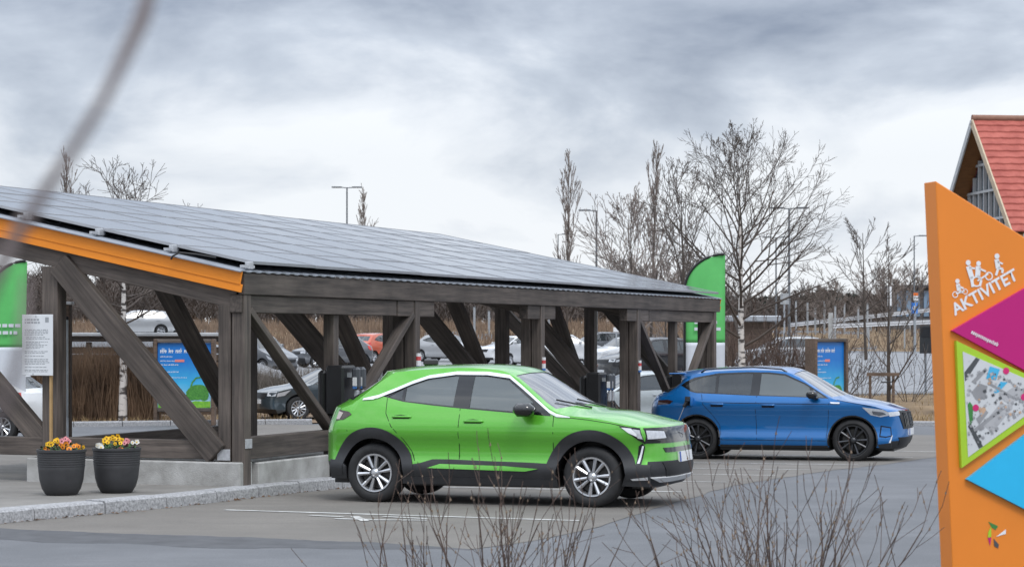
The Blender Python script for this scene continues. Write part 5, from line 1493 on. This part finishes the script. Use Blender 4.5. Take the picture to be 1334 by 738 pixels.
lamp('single-arm street lamp with blue sign beside the orange totem', 1191, 170, 307, 1, .06)
lamp('short square-headed lamp left of the slim poplar', 727, 190, 305, 1, .06)

# blue round pedestrian sign and small boards
def post_sign(name, label, X, D, Y0, Y1, w, material, shape='rect', border=None):
    b = GX(X, D); root = empty(name, b); tag(root, label, 'sign')
    z1 = EYE-(Y0-HORIZON)/F*D-b.z; z0 = EYE-(Y1-HORIZON)/F*D-b.z; ww = w/F*D
    mb = MB(); mb.tube([(0, .05, -.1), (0, .05, z1-.05)], .04, 8); mb.build('pole', STEEL, root, smooth=60)
    mb = MB(); mb.cbox((-ww/2, -.02, z0), (ww/2, .0, z1), .004); mb.build('plate', material, root)
    return root, z0, z1, ww
r_, z0, z1, ww = post_sign('road_sign', 'pale grey road sign seen from behind by the lamp and birch', 1022, 98, 382, 396, 11, mat('sign_back', (.45, .46, .46), .5, metal=.2))
mb = MB(); mb.bar((-ww*.3, -.03, z0), (-ww*.3, -.03, z1), .05, .02); mb.bar((ww*.3, -.03, z0), (ww*.3, -.03, z1), .05, .02); mb.build('rail', STEEL, r_)
r_, z0, z1, ww = post_sign('road_sign', 'small blue rectangular sign on the lamp pole beside the orange totem', 1191.5, 168, 394, 408, 8, mat('sign_blue', (.03, .22, .7), .4))
mb = MB(); zc_ = (z0+z1)/2; mb.lathe([(0, -.03), (.17, -.03), (.17, -.02)], 16, 'y', Matrix.Translation((0, 0, zc_))); mb.build('symbol', LAB[0], r_)
r_, z0, z1, ww = post_sign('road_sign', 'small orange and white warning sign above the blue sign', 1193, 167.5, 381, 391, 6, LAB[0])
mb = MB(); mb.box((-ww/2, -.032, z0+(z1-z0)*.6), (ww/2, -.022, z1)); mb.build('orange_field', AMBER, r_)
r_, z0, z1, ww = post_sign('direction_board', 'tall pale totem board beside the bank thicket', 1159, 160, 373, 398, 5, LAB[0])
r_, z0, z1, ww = post_sign('information_board', 'dark grey information cabinet left of the orange totem', 1206, 76, 424, 460, 16, mat('dark_cabinet', (.06, .065, .07), .5))
mb = MB(); mb.cbox((-ww*.4, -.03, z0+.55), (ww*.4, -.022, z1-.05), .003); mb.build('panel', mat('cabinet_panel', (.03, .033, .038), .3), r_)
r_, z0, z1, ww = post_sign('marker_post', 'pale concrete marker post above the blue poster', 1082, 110, 407, 442, 6, CONC)
r_, z0, z1, ww = post_sign('parking_sign', 'small white sign above the white hatchback by the people carrier', 803, 104, 426, 432, 8, LAB[0])

# guard rails on the far road
def guard_rail(label, pts, D0, D1):
    a = PX(*pts[0], D0); b = PX(*pts[1], D1)
    root = empty('guard_rail', a); tag(root, label, 'guard rail'); d = b-a
    RAILM = mat('pale_rail', (.52, .53, .55), .5, var=.1)
    n = max(3, int(d.length/4))
    for k in range(n):
        p = d*k/n; q = d*(k+1)/n; mb = MB()
        nn_ = Vector((-d.y, d.x, 0)).normalized()*.04
        for z0, z1, o_ in ((-.10, 0, 1), (0, .1, -1), (.1, .2, 1), (.2, .3, -1)):
            i = [p+nn_*(o_*-1)+Vector((0, 0, z0)), q+nn_*(o_*-1)+Vector((0, 0, z0)), q+nn_*o_+Vector((0, 0, z1)), p+nn_*o_+Vector((0, 0, z1))]
            mb.poly(i)
        mb.build('rail', RAILM, root, recalc=False)
        zg = g(a.x+p.x, a.y+p.y)-a.z
        mb = MB(); mb.bar(p+Vector((0, .08, min(zg-.1, -.9)-p.z)), p+Vector((0, .08, .25)), .12, .08, (0, 1, 0)); mb.build('rail_post', STEEL, root)
guard_rail('pale steel guard rail climbing the bank towards the orange totem', ((1030, 424), (1235, 402)), 205, 215)
guard_rail('lower pale guard rail along the dry bank left of the orange totem', ((1085, 425.5), (1225, 419.5)), 188, 190)
# fence posts on the bank
for i, X in enumerate((1037, 1052, 1062, 1074, 1088, 1100, 1118, 1130, 598, 618, 637, 652, 700, 715)):
    D = 150+R.uniform(-6, 10) if X < 900 else 196+R.uniform(-4, 6)
    b = GX(X, D); h = EYE-((396 if X > 900 else 405)+R.uniform(-5, 8)-HORIZON)/F*D-b.z
    root = empty('fence_post', b); tag(root, 'slim grey fence post standing on the dry bank ' + ('right of the birch' if X > 900 else 'behind the parked cars'), 'fence post', 'fence posts right of the birch' if X > 900 else 'fence posts behind parked cars')
    mb = MB(); mb.cbox((-.08, -.08, -.2), (.08, .08, max(1.2, h)), .015); mb.build('shaft', STEEL, root)
    mb = MB(); mb.cbox((-.10, -.10, max(1.2, h)), (.10, .10, max(1.2, h)+.05), .01); mb.build('cap', GREYPOLE, root)

# shelter screen with pale top rail over the brown hedge, carrying the poster
sh = GX(70, 58.4); shl = empty('hedge_screen', sh); tag(shl, 'dark timber screen with pale flat top rail behind the brown hedge', 'screen')
x0 = 0; x1 = GX(292, 58.4).x-sh.x; zt = EYE-(433-HORIZON)/F*58.4-sh.z
mb = MB(); mb.cbox((x0, -.25, zt-.10), (x1, .25, zt), .02); mb.build('top_rail', mat('pale_rail_cap', (.42, .43, .44), .6, var=.12), shl)
mb = MB(); mb.cbox((x0, -.12, zt-.24), (x1, .12, zt-.103), .01); mb.build('under_rail', WOOD, shl)
nP = 6
for k in range(nP):
    x = x0+.05+(x1-x0-.1)*k/(nP-1)
    mb = MB(); mb.cbox((x-.07, -.07, 0), (x+.07, .07, zt-.25), .01); mb.build('post', WOOD, shl)
for k in range(nP-1):
    xa = x0+.05+(x1-x0-.1)*k/(nP-1)+.08; xb = x0+.05+(x1-x0-.1)*(k+1)/(nP-1)-.08; nb_ = 9
    for j in range(nb_):
        z = .15+j*(zt-.5)/nb_
        mb = MB(); mb.cbox((xa, .02, z), (xb, .05, z+(zt-.5)/nb_-.03), .005); mb.build('board', BROWN, shl)

# poster stands
SKYB = mat('poster_blue', (.01, .16, .60), .35, var=.2, scale=4, col2=(.02, .30, .75))
def poster_mat():
    m = bpy.data.materials.new('poster_sky_print'); m.use_nodes = True
    t = m.node_tree; p = t.nodes['Principled BSDF']; ln = t.links.new
    tcn = t.nodes.new('ShaderNodeTexCoord'); sx = t.nodes.new('ShaderNodeSeparateXYZ'); ln(tcn.outputs['Generated'], sx.inputs[0])
    rp = t.nodes.new('ShaderNodeValToRGB'); e = rp.color_ramp.elements; e[0].position = .1; e[0].color = (.42, .62, .72, 1); e[1].position = .8; e[1].color = (.008, .17, .55, 1)
    q = e.new(.45); q.color = (.05, .42, .72, 1)
    nz = t.nodes.new('ShaderNodeTexNoise'); nz.inputs['Scale'].default_value = 6; ln(tcn.outputs['Generated'], nz.inputs['Vector'])
    ml_ = t.nodes.new('ShaderNodeMath'); ml_.operation = 'MULTIPLY_ADD'; ml_.inputs[1].default_value = .16; ln(nz.outputs['Fac'], ml_.inputs[0]); ln(sx.outputs['Z'], ml_.inputs[2])
    ln(ml_.outputs[0], rp.inputs['Fac']); ln(rp.outputs['Color'], p.inputs['Base Color']); p.inputs['Roughness'].default_value = .3
    return m
POSTER = poster_mat(); PGRASS = mat('poster_grass', (.10, .38, .03), .35, col2=(.30, .58, .06), scale=12); PTREE = mat('poster_tree', (.03, .16, .03), .4, col2=(.10, .34, .05), scale=25, detail=8)
WHITE = mat('poster_white', (.78, .79, .80), .4, var=.03); PINK = mat('poster_red', (.75, .22, .18), .4)
def poster(label, X, D, w, zb, zt, rz, seed):
    b = GX(X, D); root = empty('poster_stand', b, rz); tag(root, label, 'poster', 'blue poster stands')
    mb = MB(); t = .09
    for a, c_ in (((-w/2-t, -.18, .0), (-w/2, .18, zt+t)), ((w/2, -.18, .0), (w/2+t, .18, zt+t))):
        mb = MB(); mb.cbox(a, c_, .012); mb.build('frame_post', BROWN, root)
    mb = MB(); mb.cbox((-w/2, -.18, zt), (w/2, .18, zt+t-.004), .012); mb.build('frame_rail', WOOD, root)
    mb = MB(); mb.cbox((-w/2, -.17, zb-t), (w/2, .17, zb), .012); mb.build('frame_rail', WOOD, root)
    mb = MB(); mb.cbox((-w/2+.003, -.10, zb+.003), (w/2-.003, .06, zt-.003), .004); mb.build('printed_panel', POSTER, root)
    rr = random.Random(seed); H = zt-zb; y0 = -.104
    f = lambda x, z: (-w/2+.02+x*(w-.04), y0, zb+.01+z*(H-.02))
    def flat(name, polys, m_, dy=0):
        mb = MB()
        for pl_ in polys: mb.poly([(q[0], q[1]-dy, q[2]) for q in [f(*p) for p in pl_]])
        return mb.build(name, m_, root, recalc=False)
    flat('printed_grass', [[(0, 0), (1, 0), (1, .10), (.85, .10), (.7, .105), (.55, .07), (.35, .11), (.15, .125), (0, .12)]], PGRASS)
    def blob(cx, cz, rx, rz_, n=16): return [(cx+rx*cos(2*pi*k/n)*(1+.12*sin(k*5)), cz+rz_*sin(2*pi*k/n)*(1+.1*cos(k*7))) for k in range(n)]
    # tree shaped like a power cable and plug on grass
    for q_, bl in enumerate((blob(.76, .24, .21, .13), blob(.66, .19, .13, .08), blob(.88, .2, .09, .1))): flat('printed_tree', [bl], PTREE, .002+.001*q_)
    arc = [(.60+.0, .30), (.64, .40), (.72, .47), (.84, .485), (.84, .465), (.73, .45), (.665, .385), (.63, .29)]
    flat('printed_lead', [arc], PTREE, .006)
    rows = []
    def words(z, h, x1, n_):
        x = .04; r_ = []
        while x < x1:
            for _ in range(rr.randint(3, 7)):
                l = h*(w and .16); hh_ = h*rr.choice((.68, .68, .68, 1.0)); r_.append([(x, z), (x+l, z), (x+l, z+hh_), (x, z+hh_)]); r_.append([(x+l, z+h*.5*rr.random()), (x+l*2.0, z+h*.3), (x+l*2.0, z+h*.55), (x+l, z+h*.62)]); x += l*2.6
            x += h*.5
        return r_
    flat('printed_heading', words(.845, .075, .6 if seed == 1 else .68, 6), WHITE, .002)['kind'] = 'stuff'
    flat('printed_text', words(.78, .022, .24, 3)+words(.715, .022, .34, 4)+words(.655, .022, .36, 5)+words(.59, .02, .12, 2)+words(.545, .022, .36, 5)+words(.46, .016, .55, 6), WHITE, .002)['kind'] = 'stuff'
    flat('printed_label', [[(.32, .708), (.5, .708), (.5, .745), (.32, .745)]], PINK, .003)
    flat('printed_car', [[(.0, .12), (.16, .12), (.13, .18), (.05, .22), (0, .22)]], WHITE, .001)
    return root
DPL = 55.0; bz = GX(240, DPL).z
zt_ = EYE-(446-HORIZON)/F*DPL-bz; zb_ = EYE-(531-HORIZON)/F*DPL-bz
poster('wide blue poster with green tree and text in a timber frame by the brown hedge', 241, DPL, 70/F*DPL, zb_, zt_, 0, 1)
DPR = 57.0; bz = GX(1078, DPR).z
zt_ = EYE-(445-HORIZON)/F*DPR-bz
poster('narrow blue poster with white heading in a timber frame behind the blue car\'s bonnet', 1077, DPR, 60/F*DPR, zt_-1.75, zt_, radians(44), 2)

# feather flags
FLAGG = mat('flag_green', (.11, .50, .13), .6, var=.06, scale=3); FLAGW = mat('flag_white', (.62, .65, .70), .6, var=.04)
def feather(label, X, D, w, ztop, zsplit, zb, rz=0):
    b = GX(X, D); root = empty('feather_flag', b, rz); tag(root, label, 'flag', 'green feather flags')
    Wd = w
    def xl(z):   # left, sleeved edge bends over at the top
        t = max(0, (z-(ztop-.8))/.8); return -Wd/2 + Wd*(1-sqrt(max(0, 1-t**2)))*.97
    zs = [zb+(ztop-zb)*k/40 for k in range(41)]
    for nm, lo, hi, m_ in (('green_cloth', zsplit, ztop, FLAGG), ('white_cloth', zb, zsplit, FLAGW)):
        mb = MB(); pr = None
        zz = [lo+(hi-lo)*k/24 for k in range(25)] if nm == 'white_cloth' else [lo+(ztop-.8-lo)*k/12 for k in range(12)] + [ztop-.8+.8*sin(pi/2*k/24) for k in range(25)]
        for z in zz:
            a = xl(z); e_ = Wd/2 - .03*(ztop-z)/ztop; row = []
            for j in range(7):
                x = a+(e_-a)*j/6; row.append(mb.vert((x, .05*sin(x*5+z*1.3)*(j/6), z)))
            if pr:
                for j in range(6): mb.face(pr[j], pr[j+1], row[j+1], row[j])
            pr = row
        o = mb.build(nm, m_, root, smooth=180)
        sm = o.modifiers.new('thickness', 'SOLIDIFY'); sm.thickness = .004
    pole = [(-Wd/2-.02, 0, 0), (-Wd/2-.02, 0, ztop-.8)] + [(-Wd/2+.97*Wd*(1-cos(pi/2*k/12))-.02*cos(pi/2*k/12), 0, ztop-.8+.8*sin(pi/2*k/12)+.02*sin(pi/2*k/12)) for k in range(1, 13)]
    mb = MB(); mb.tube(pole, [.03]*14, 8); mb.build('pole', BLACK, root, smooth=60)
    mb = MB(); mb.cbox((-Wd/2-.35, -.3, 0), (-Wd/2+.3, .3, .04), .01); mb.build('base_plate', GREYPOLE, root)
    mb = MB(); rr = random.Random(5)
    for z in (zsplit+.42, zsplit+.27):
        x = -Wd*.28
        while x < Wd*.25:
            l = rr.uniform(.05, .12); mb.poly([(x, -.045, z), (x+l, -.045, z), (x+l, -.045, z+.07), (x, -.045, z+.07)]); x += l+.03
    tag(mb.build('printed_text', FLAGW, root, recalc=False), kind='stuff')
Df = 49; b = GX(915, Df)
fz = lambda Y: EYE-(Y-HORIZON)/F*Df-b.z
feather('tall green and white feather flag behind the far end of the canopy', 919, Df, 52/F*Df, fz(332), fz(446), .25)
Df = 46; b = GX(36, Df)
feather('green and white feather flag half hidden by the post with the notice', 10, Df, 50/F*Df, fz(341), fz(452), .25)

# ================================================================== orange totem
AL = radians(15); TD = 12.0
OR2 = mat('orange_totem_paint', (.80, .235, .022), .42, var=.03, scale=2)
Oo = Vector((PX(1219, 238, TD).x, TD, 0)); ex = Vector((cos(AL), sin(AL), 0)); nz_ = Vector((sin(AL), -cos(AL), 0))
def TS(X, Y):
    """photo pixel to totem face coordinates (s, z)"""
    k = Vector(((X-667)/F, 1, -(Y-HORIZON)/F)); o_ = Vector((0, 0, EYE))
    t = (Oo-o_).dot(nz_)/k.dot(nz_); p = o_+k*t
    return ((p-Oo).dot(ex), p.z)
tot = empty('map_totem', (Oo.x, Oo.y, g(Oo.x, Oo.y)), AL); tag(tot, 'tall leaning orange totem sign with map and coloured triangles', 'totem sign')
tl_ = [TS(1219, 239), TS(1240, 716)]; sl = (tl_[1][0]-tl_[0][0])/(tl_[1][1]-tl_[0][1])
top_r = TS(1334, 312)
stp = (top_r[1]-tl_[0][1])/(top_r[0]-tl_[0][0]); WT = 1.45
face = [(tl_[0][0], tl_[0][1]), (tl_[0][0]-sl*tl_[0][1], .0), (WT-.2, .0), (WT, tl_[0][1]+stp*WT)]
TH = .15
mb = MB(); mb.prism(face, lambda a, b_, h: (a, h, b_), TH); bo_ = mb.build('body', OR2, tot)
bv = bo_.modifiers.new('edge', 'BEVEL'); bv.width = .006; bv.segments = 2
def tri(name, pts, m_, th=.028, parent=tot, y=0.0):
    q = [TS(*p) for p in pts]
    mb = MB(); mb.prism(q, lambda a, b_, h: (a, -h-y, b_), th); return mb.build(name, m_, parent)
tri('magenta_triangle', [(1238, 434), (1372, 356), (1372, 507)], mat('magenta_plate', (.50, .004, .17), .4, var=.03))
tri('green_frame', [(1243, 447), (1250, 612), (1387, 516)], mat('lime_plate', (.38, .60, .03), .4, var=.03))
tri('blue_triangle', [(1257, 627), (1380, 533), (1380, 690)], mat('sky_blue_plate', (.02, .46, .78), .4, var=.03))
MAPW = mat('map_paper', (.60, .61, .62), .4, var=.04); MAPG = mat('map_grey', (.30, .30, .31), .45); MAPD = mat('map_dark', (.07, .075, .08), .45); MAPB = mat('map_blue', (.06, .42, .68), .4); MAPGR = mat('map_green', (.05, .22, .05), .4); MAPR = mat('map_red', (.62, .02, .16), .4); MAPL = mat('map_pale_grey', (.42, .42, .43), .45); MAPS = mat('map_sand', (.55, .36, .24), .45)
mp_ = tri('map_panel', [(1251, 461), (1258, 598), (1374, 514)], MAPW, .003, y=.028)
def inmap(pts, m_, nm, dy):
    q = [TS(*p) for p in pts]; mb = MB(); mb.poly([(a, -.0315-dy, b_) for a, b_ in q]); mb.build(nm, m_, mp_, recalc=False)
inmap([(1253, 488), (1268, 468.5), (1273, 471), (1254, 500)], MAPD, 'road', .0005)
inmap([(1257.5, 558), (1261, 553), (1277, 584), (1272, 587)], MAPD, 'road', .0005)
inmap([(1281, 496), (1286, 480), (1299, 484), (1294, 498)], MAPB, 'pond', .001)
inmap([(1290, 516), (1300, 500), (1309, 501), (1297, 514)], MAPB, 'pond', .001)
inmap([(1257, 530), (1260, 526), (1264, 532), (1264, 552), (1260, 556)], MAPGR, 'wood_area', .001)
inmap([(1262, 514), (1272, 502), (1283, 506), (1280, 522), (1268, 524)], MAPG, 'building_plan', .001)
inmap([(1268, 548), (1280, 536), (1284, 540), (1272, 556)], MAPG, 'building_plan', .001)
inmap([(1276, 556), (1300, 528), (1316, 532), (1290, 566)], MAPL, 'building_plan', .0007)
inmap([(1298, 520), (1318, 506), (1334, 512), (1312, 530)], MAPL, 'building_plan', .0008)
inmap([(1262, 500), (1280, 482), (1283, 485), (1266, 503)], MAPG, 'lane', .0009)
inmap([(1264, 562), (1306, 530), (1308, 533), (1267, 566)], MAPG, 'lane', .0011)
inmap([(1284, 500), (1318, 520), (1317, 523), (1283, 503)], MAPG, 'lane', .0012)
inmap([(1272, 538), (1279, 531), (1281, 537), (1275, 546)], MAPS, 'square', .0012)
rr = random.Random(12)
for k in range(230):
    X = rr.uniform(1256, 1356); Yt = 464+(X-1251)*.44; Yb = 596-(X-1258)*.72
    if Yb-Yt < 14: continue
    Y = rr.uniform(Yt+6, Yb-6); s_ = rr.uniform(.7, 2.6)
    inmap([(X-s_, Y-s_*.4), (X+s_*.4, Y-s_), (X+s_, Y+s_*.3), (X-s_*.3, Y+s_)], rr.choice((MAPG, MAPG, MAPG, MAPG, MAPL, MAPL, MAPS, MAPD)), 'map_mark', .0015+k*.00001)
def disc(X, Y, r, m_, nm, parent, y):
    c_ = TS(X, Y); mb = MB(); ids = [mb.vert((c_[0]+r*cos(2*pi*k/18), -y, c_[1]+r*sin(2*pi*k/18))) for k in range(18)]; mb.face(*ids); return mb.build(nm, m_, parent, recalc=False)
disc(1267.5, 534, .019, MAPR, 'map_pin', mp_, .034); disc(1307, 486, .019, MAPR, 'map_pin', mp_, .034); disc(1330, 520, .019, MAPR, 'map_pin', mp_, .034)
def text_mesh(name, body, size, X, Y, ang, m_, parent, y, shear=0.0, bold=0.0):
    cu = bpy.data.curves.new(name, 'FONT'); cu.body = body; cu.size = size; cu.shear = shear; cu.offset = bold
    to = bpy.data.objects.new(name, cu); COL.objects.link(to); bpy.context.view_layer.update()
    dg = bpy.context.evaluated_depsgraph_get(); me = bpy.data.meshes.new_from_object(to.evaluated_get(dg))
    bpy.data.objects.remove(to); me.materials.clear(); me.materials.append(m_)
    c_ = TS(X, Y); o = link(name, me, parent)
    o.matrix_local = Matrix.Translation((c_[0], -y, c_[1])) @ Matrix.Rotation(-ang, 4, 'Y') @ Matrix.Rotation(pi/2, 4, 'X')
    return o
text_mesh('lettering', 'AKTIVITET', .092, 1244, 414, radians(28), WHITE, tot, .003, 0, .0022)
mg = bpy.data.objects['magenta_triangle']
mb = MB(); q0 = Vector(TS(1261.5, 437.5)); q1 = Vector(TS(1296, 454.5)); dq = (q1-q0); lq = dq.length; dq.normalize(); nq = Vector((-dq.y, dq.x)); xq = 0; rr = random.Random(44)
while xq < lq:
    wq = rr.uniform(.006, .011); hq = rr.choice((.016, .016, .016, .022)); dn = rr.choice((0, 0, 0, .006))
    for sh_ in ((0, .004, -dn, hq), (wq-.004, wq, 0, .016), (.003, wq-.003, .0, .004)):
        mb.poly([(*(q0+dq*(xq+a_)+nq*b_),) for a_, b_ in ((sh_[0], sh_[2]), (sh_[1], sh_[2]), (sh_[1], sh_[3]), (sh_[0], sh_[3]))] if False else [((q0+dq*(xq+a_)+nq*b_).x, -.031, (q0+dq*(xq+a_)+nq*b_).y) for a_, b_ in ((sh_[0], sh_[2]), (sh_[1], sh_[2]), (sh_[1], sh_[3]), (sh_[0], sh_[3]))])
    xq += wq+.004
tag(mb.build('lettering', WHITE, mg, recalc=False), kind='stuff')
# white pictograms of people playing
def picto(nm, parts):
    mb = MB()
    for kind, *a in parts:
        if kind == 'o':
            X, Y, r = a; c_ = TS(X, Y); ids = [mb.vert((c_[0]+r*cos(2*pi*k/14), -.003, c_[1]+r*sin(2*pi*k/14))) for k in range(14)]; mb.face(*ids)
        elif kind == 'r':
            X, Y, r = a; c_ = TS(X, Y)
            for k in range(18):
                a0, a1 = 2*pi*k/18, 2*pi*(k+1)/18
                mb.poly([(c_[0]+r*cos(a0), -.0035, c_[1]+r*sin(a0)), (c_[0]+r*cos(a1), -.0035, c_[1]+r*sin(a1)), (c_[0]+r*.72*cos(a1), -.0035, c_[1]+r*.72*sin(a1)), (c_[0]+r*.72*cos(a0), -.0035, c_[1]+r*.72*sin(a0))])
        else:
            pts, w = a; q = [TS(*p) for p in pts]
            for (x0, z0), (x1, z1) in zip(q, q[1:]):
                d = Vector((x1-x0, z1-z0)); d.normalize(); n_ = Vector((-d.y, d.x))*w/2
                mb.poly([(x0+n_.x, -.004, z0+n_.y), (x0-n_.x, -.004, z0-n_.y), (x1-n_.x, -.004, z1-n_.y), (x1+n_.x, -.004, z1+n_.y)])
    mb.build(nm, WHITE, tot, recalc=False)
picto('pictogram_child', [('o', 1247, 369.5, .013), ('l', [(1247.5, 373), (1249, 382)], .024), ('l', [(1248, 376), (1255, 379)], .010), ('l', [(1249, 382), (1254, 384)], .012), ('r', 1244, 387, .018), ('r', 1257, 383, .016), ('l', [(1245, 386), (1256, 382)], .008)])
picto('pictogram_cyclists', [('o', 1261, 345.5, .015), ('l', [(1261, 350), (1266, 366)], .030), ('l', [(1262, 352), (1270, 353)], .010), ('l', [(1265, 364), (1267, 377)], .018), ('o', 1274.5, 346.5, .014), ('l', [(1274, 350), (1273, 365)], .030), ('l', [(1275, 353), (1284, 357)], .010), ('l', [(1273, 362), (1278, 368), (1276, 376)], .014), ('r', 1272, 370, .030), ('r', 1288, 363, .024), ('l', [(1273, 369), (1287, 360)], .009)])
picto('pictogram_kneeling', [('o', 1298.5, 337, .015), ('l', [(1298, 341), (1300, 353)], .028), ('l', [(1300, 352), (1306, 354), (1305, 359)], .014), ('l', [(1300, 353), (1297, 362)], .014), ('l', [(1299, 344), (1306, 347)], .010)])
# small printed coloured figure at the foot: plain generic slivers
def sliver(pts, m_, nm):
    q = [TS(*p) for p in pts]; mb = MB(); mb.poly([(a, -.0025-R.random()*.001, b_) for a, b_ in q]); mb.build(nm, m_, tot, recalc=False)
sliver([(1287, 682), (1300, 688), (1297, 693), (1292, 690)], MAPGR, 'printed_sliver'); sliver([(1291, 688), (1291, 702), (1286.5, 703), (1287, 696)], mat('lime_plate', (.38, .60, .03)), 'printed_sliver')
sliver([(1286.5, 703), (1291, 703), (1289.5, 714)], mat('magenta_plate', (.5, .004, .17)), 'printed_sliver'); sliver([(1297, 702), (1310, 692), (1310, 698)], WHITE, 'printed_sliver'); sliver([(1294, 704), (1301, 712), (1300, 717), (1295, 714)], MAPD, 'printed_sliver')

# ================================================================== hall with red tiled roof
HB = radians(7); HD = 72.0
apex = PX(1267, 155, HD)
hall = empty('tiled_hall', (apex.x, apex.y, g(apex.x, apex.y)), HB); tag(hall, 'hall with red tiled roof and glazed timber gable behind the orange totem', 'building')
Zr = apex.z-g(apex.x, apex.y); HW = 3.35; RH = 3.45; LN = 16
TILE = mat('red_roof_tile', (.30, .062, .045), .75, var=.1, scale=2.5, col2=(.44, .115, .085), bump=.4, bscale=30)
# local: x along ridge, y away from the camera; gable plane at x = .5 (overhang .5)
nrow = 17
for sgn in (-1, 1):
    for r in range(nrow):
        t0, t1 = r/nrow, (r+1.18)/nrow
        mb = MB(); ya, za = sgn*HW*1.12*t0, Zr-RH*1.12*t0; yb_, zb2 = sgn*HW*1.12*min(t1, 1.06), Zr-RH*1.12*min(t1, 1.06)
        n_ = 64; pr = None
        for k in range(n_+1):
            x = LN*k/n_; wv = .014*(k % 2)
            cur = [mb.vert((x, ya, za+wv)), mb.vert((x, yb_, zb2+.06+wv)), mb.vert((x, yb_, zb2+.015+wv))]
            if pr: mb.face(pr[0], pr[1], cur[1], cur[0]); mb.face(pr[1], pr[2], cur[2], cur[1])
            pr = cur
        mb.build('tile_course', TILE, hall, recalc=False)
mb = MB(); mb.tube([(-.02, 0, Zr+.03), (LN, 0, Zr+.03)], .11, 8); mb.build('ridge_tiles', mat('ridge_tile', (.25, .13, .09), .8), hall, smooth=60)
SOF = mat('orange_brown_soffit', (.22, .10, .035), .7, var=.2, scale=4, stretch=(1, 6, 6)); GREYB = mat('grey_barge_board', (.45, .46, .47), .6)
for sgn in (-1, 1):
    mb = MB(); a = Vector((.0, 0, Zr-.10)); b_ = Vector((.0, sgn*HW*1.16, Zr-.10-RH*1.16))
    mb.bar(a+Vector((-.03, 0, 0)), b_+Vector((-.03, 0, 0)), .05, .22, (0, 0, 1)); mb.build('barge_board', GREYB if sgn > 0 else mat('cream_verge_tile', (.50, .40, .28), .7), hall)
    mb = MB(); mb.poly([(0, 0, Zr-.14), (.6, 0, Zr-.14), (.6, sgn*HW*1.14, Zr-.14-RH*1.14), (0, sgn*HW*1.14, Zr-.14-RH*1.14)]); mb.build('soffit', SOF, hall)
GW = .55
zw = Zr-RH
mb = MB(); mb.poly([(GW+.12, -HW, .0), (GW+.12, HW, .0), (GW+.12, HW, zw), (GW+.12, 0, Zr-.16), (GW+.12, -HW, zw)]); mb.build('gable_glass', mat('hall_glass', (.12, .15, .18), .08, spec=.8, coat=.4, var=.3, scale=.8), hall)
mb = MB(); mb.poly([(GW+.14, -HW, 0), (LN, -HW, 0), (LN, -HW, zw), (GW+.14, -HW, zw)]); mb.build('wall', mat('grey_timber_cladding', (.30, .32, .35), .7, var=.25, scale=3, stretch=(8, 8, .5)), hall)
for k in range(-6, 7):
    y = k*.52; zt2 = Zr-.22-abs(y)*RH/HW
    mb = MB(); mb.box((GW, y-.035, 0), (GW+.11, y+.035, zt2)); mb.build('mullion', GREYB, hall)
for z in (zw-1.0, zw+.15, zw+1.1, zw+2.0):
    hw2 = HW if z < zw else HW*(Zr-z)/RH-.12
    mb = MB(); mb.box((GW-.01, -hw2, z-.04), (GW+.10, hw2, z+.04)); mb.build('transom', GREYB, hall)
mb = MB(); mb.tube([(.3, -HW*1.19, zw-.58), (LN, -HW*1.19, zw-.58)], .09, 8); mb.build('gutter', LAB[0], hall, smooth=60)

# far low pavilions on the bank
def pavilion(label, X0, X1, D, Yt, Yb, n, rm=None, wm=None):
    b = GX((X0+X1)/2, D); root = empty('pavilion', b); tag(root, label, 'building')
    w = (X1-X0)/F*D; zt2 = EYE-(Yt-HORIZON)/F*D-b.z; zb2 = min(0, EYE-(Yb-HORIZON)/F*D-b.z)
    mb = MB(); mb.cbox((-w/2-.4, -.6, zt2-.3), (w/2+.4, 5, zt2), .04); mb.build('roof', rm or mat('dark_flat_roof', (.04, .04, .045), .7), root)
    mb = MB(); mb.box((-w/2, 0, zb2-.5), (w/2, 4.5, zt2-.305)); mb.build('wall', wm or mat('pavilion_wall', (.10, .10, .105), .7), root)
    for k in range(n):
        xa = -w/2+w*k/n+.12; xb = -w/2+w*(k+1)/n-.12; z0 = zb2+(zt2-zb2)*.3; z1 = zt2-.5
        mb = MB(); mb.box((xa, -.06, z0), (xb, -.004, z1)); wn = mb.build('window', mat('pavilion_frame', (.03, .03, .034), .5), root)
        mb = MB(); mb.box((xa+.07, -.075, z0+.07), (xb-.07, -.065, z1-.07)); mb.build('pane', mat('pavilion_glass', (.16, .24, .34), .1, spec=.8, var=.3, scale=.4), wn)
pavilion('dark flat-roofed pavilion with blue windows on the bank left of the orange totem', 1166, 1224, 215, 371, 398, 5)
pavilion('small shelter with pale flat roof beside the foot of the birch', 948, 1006, 112, 411, 440, 0, STEEL, BROWN)
bpy.data.objects['roof'] if 'roof' in bpy.data.objects else None
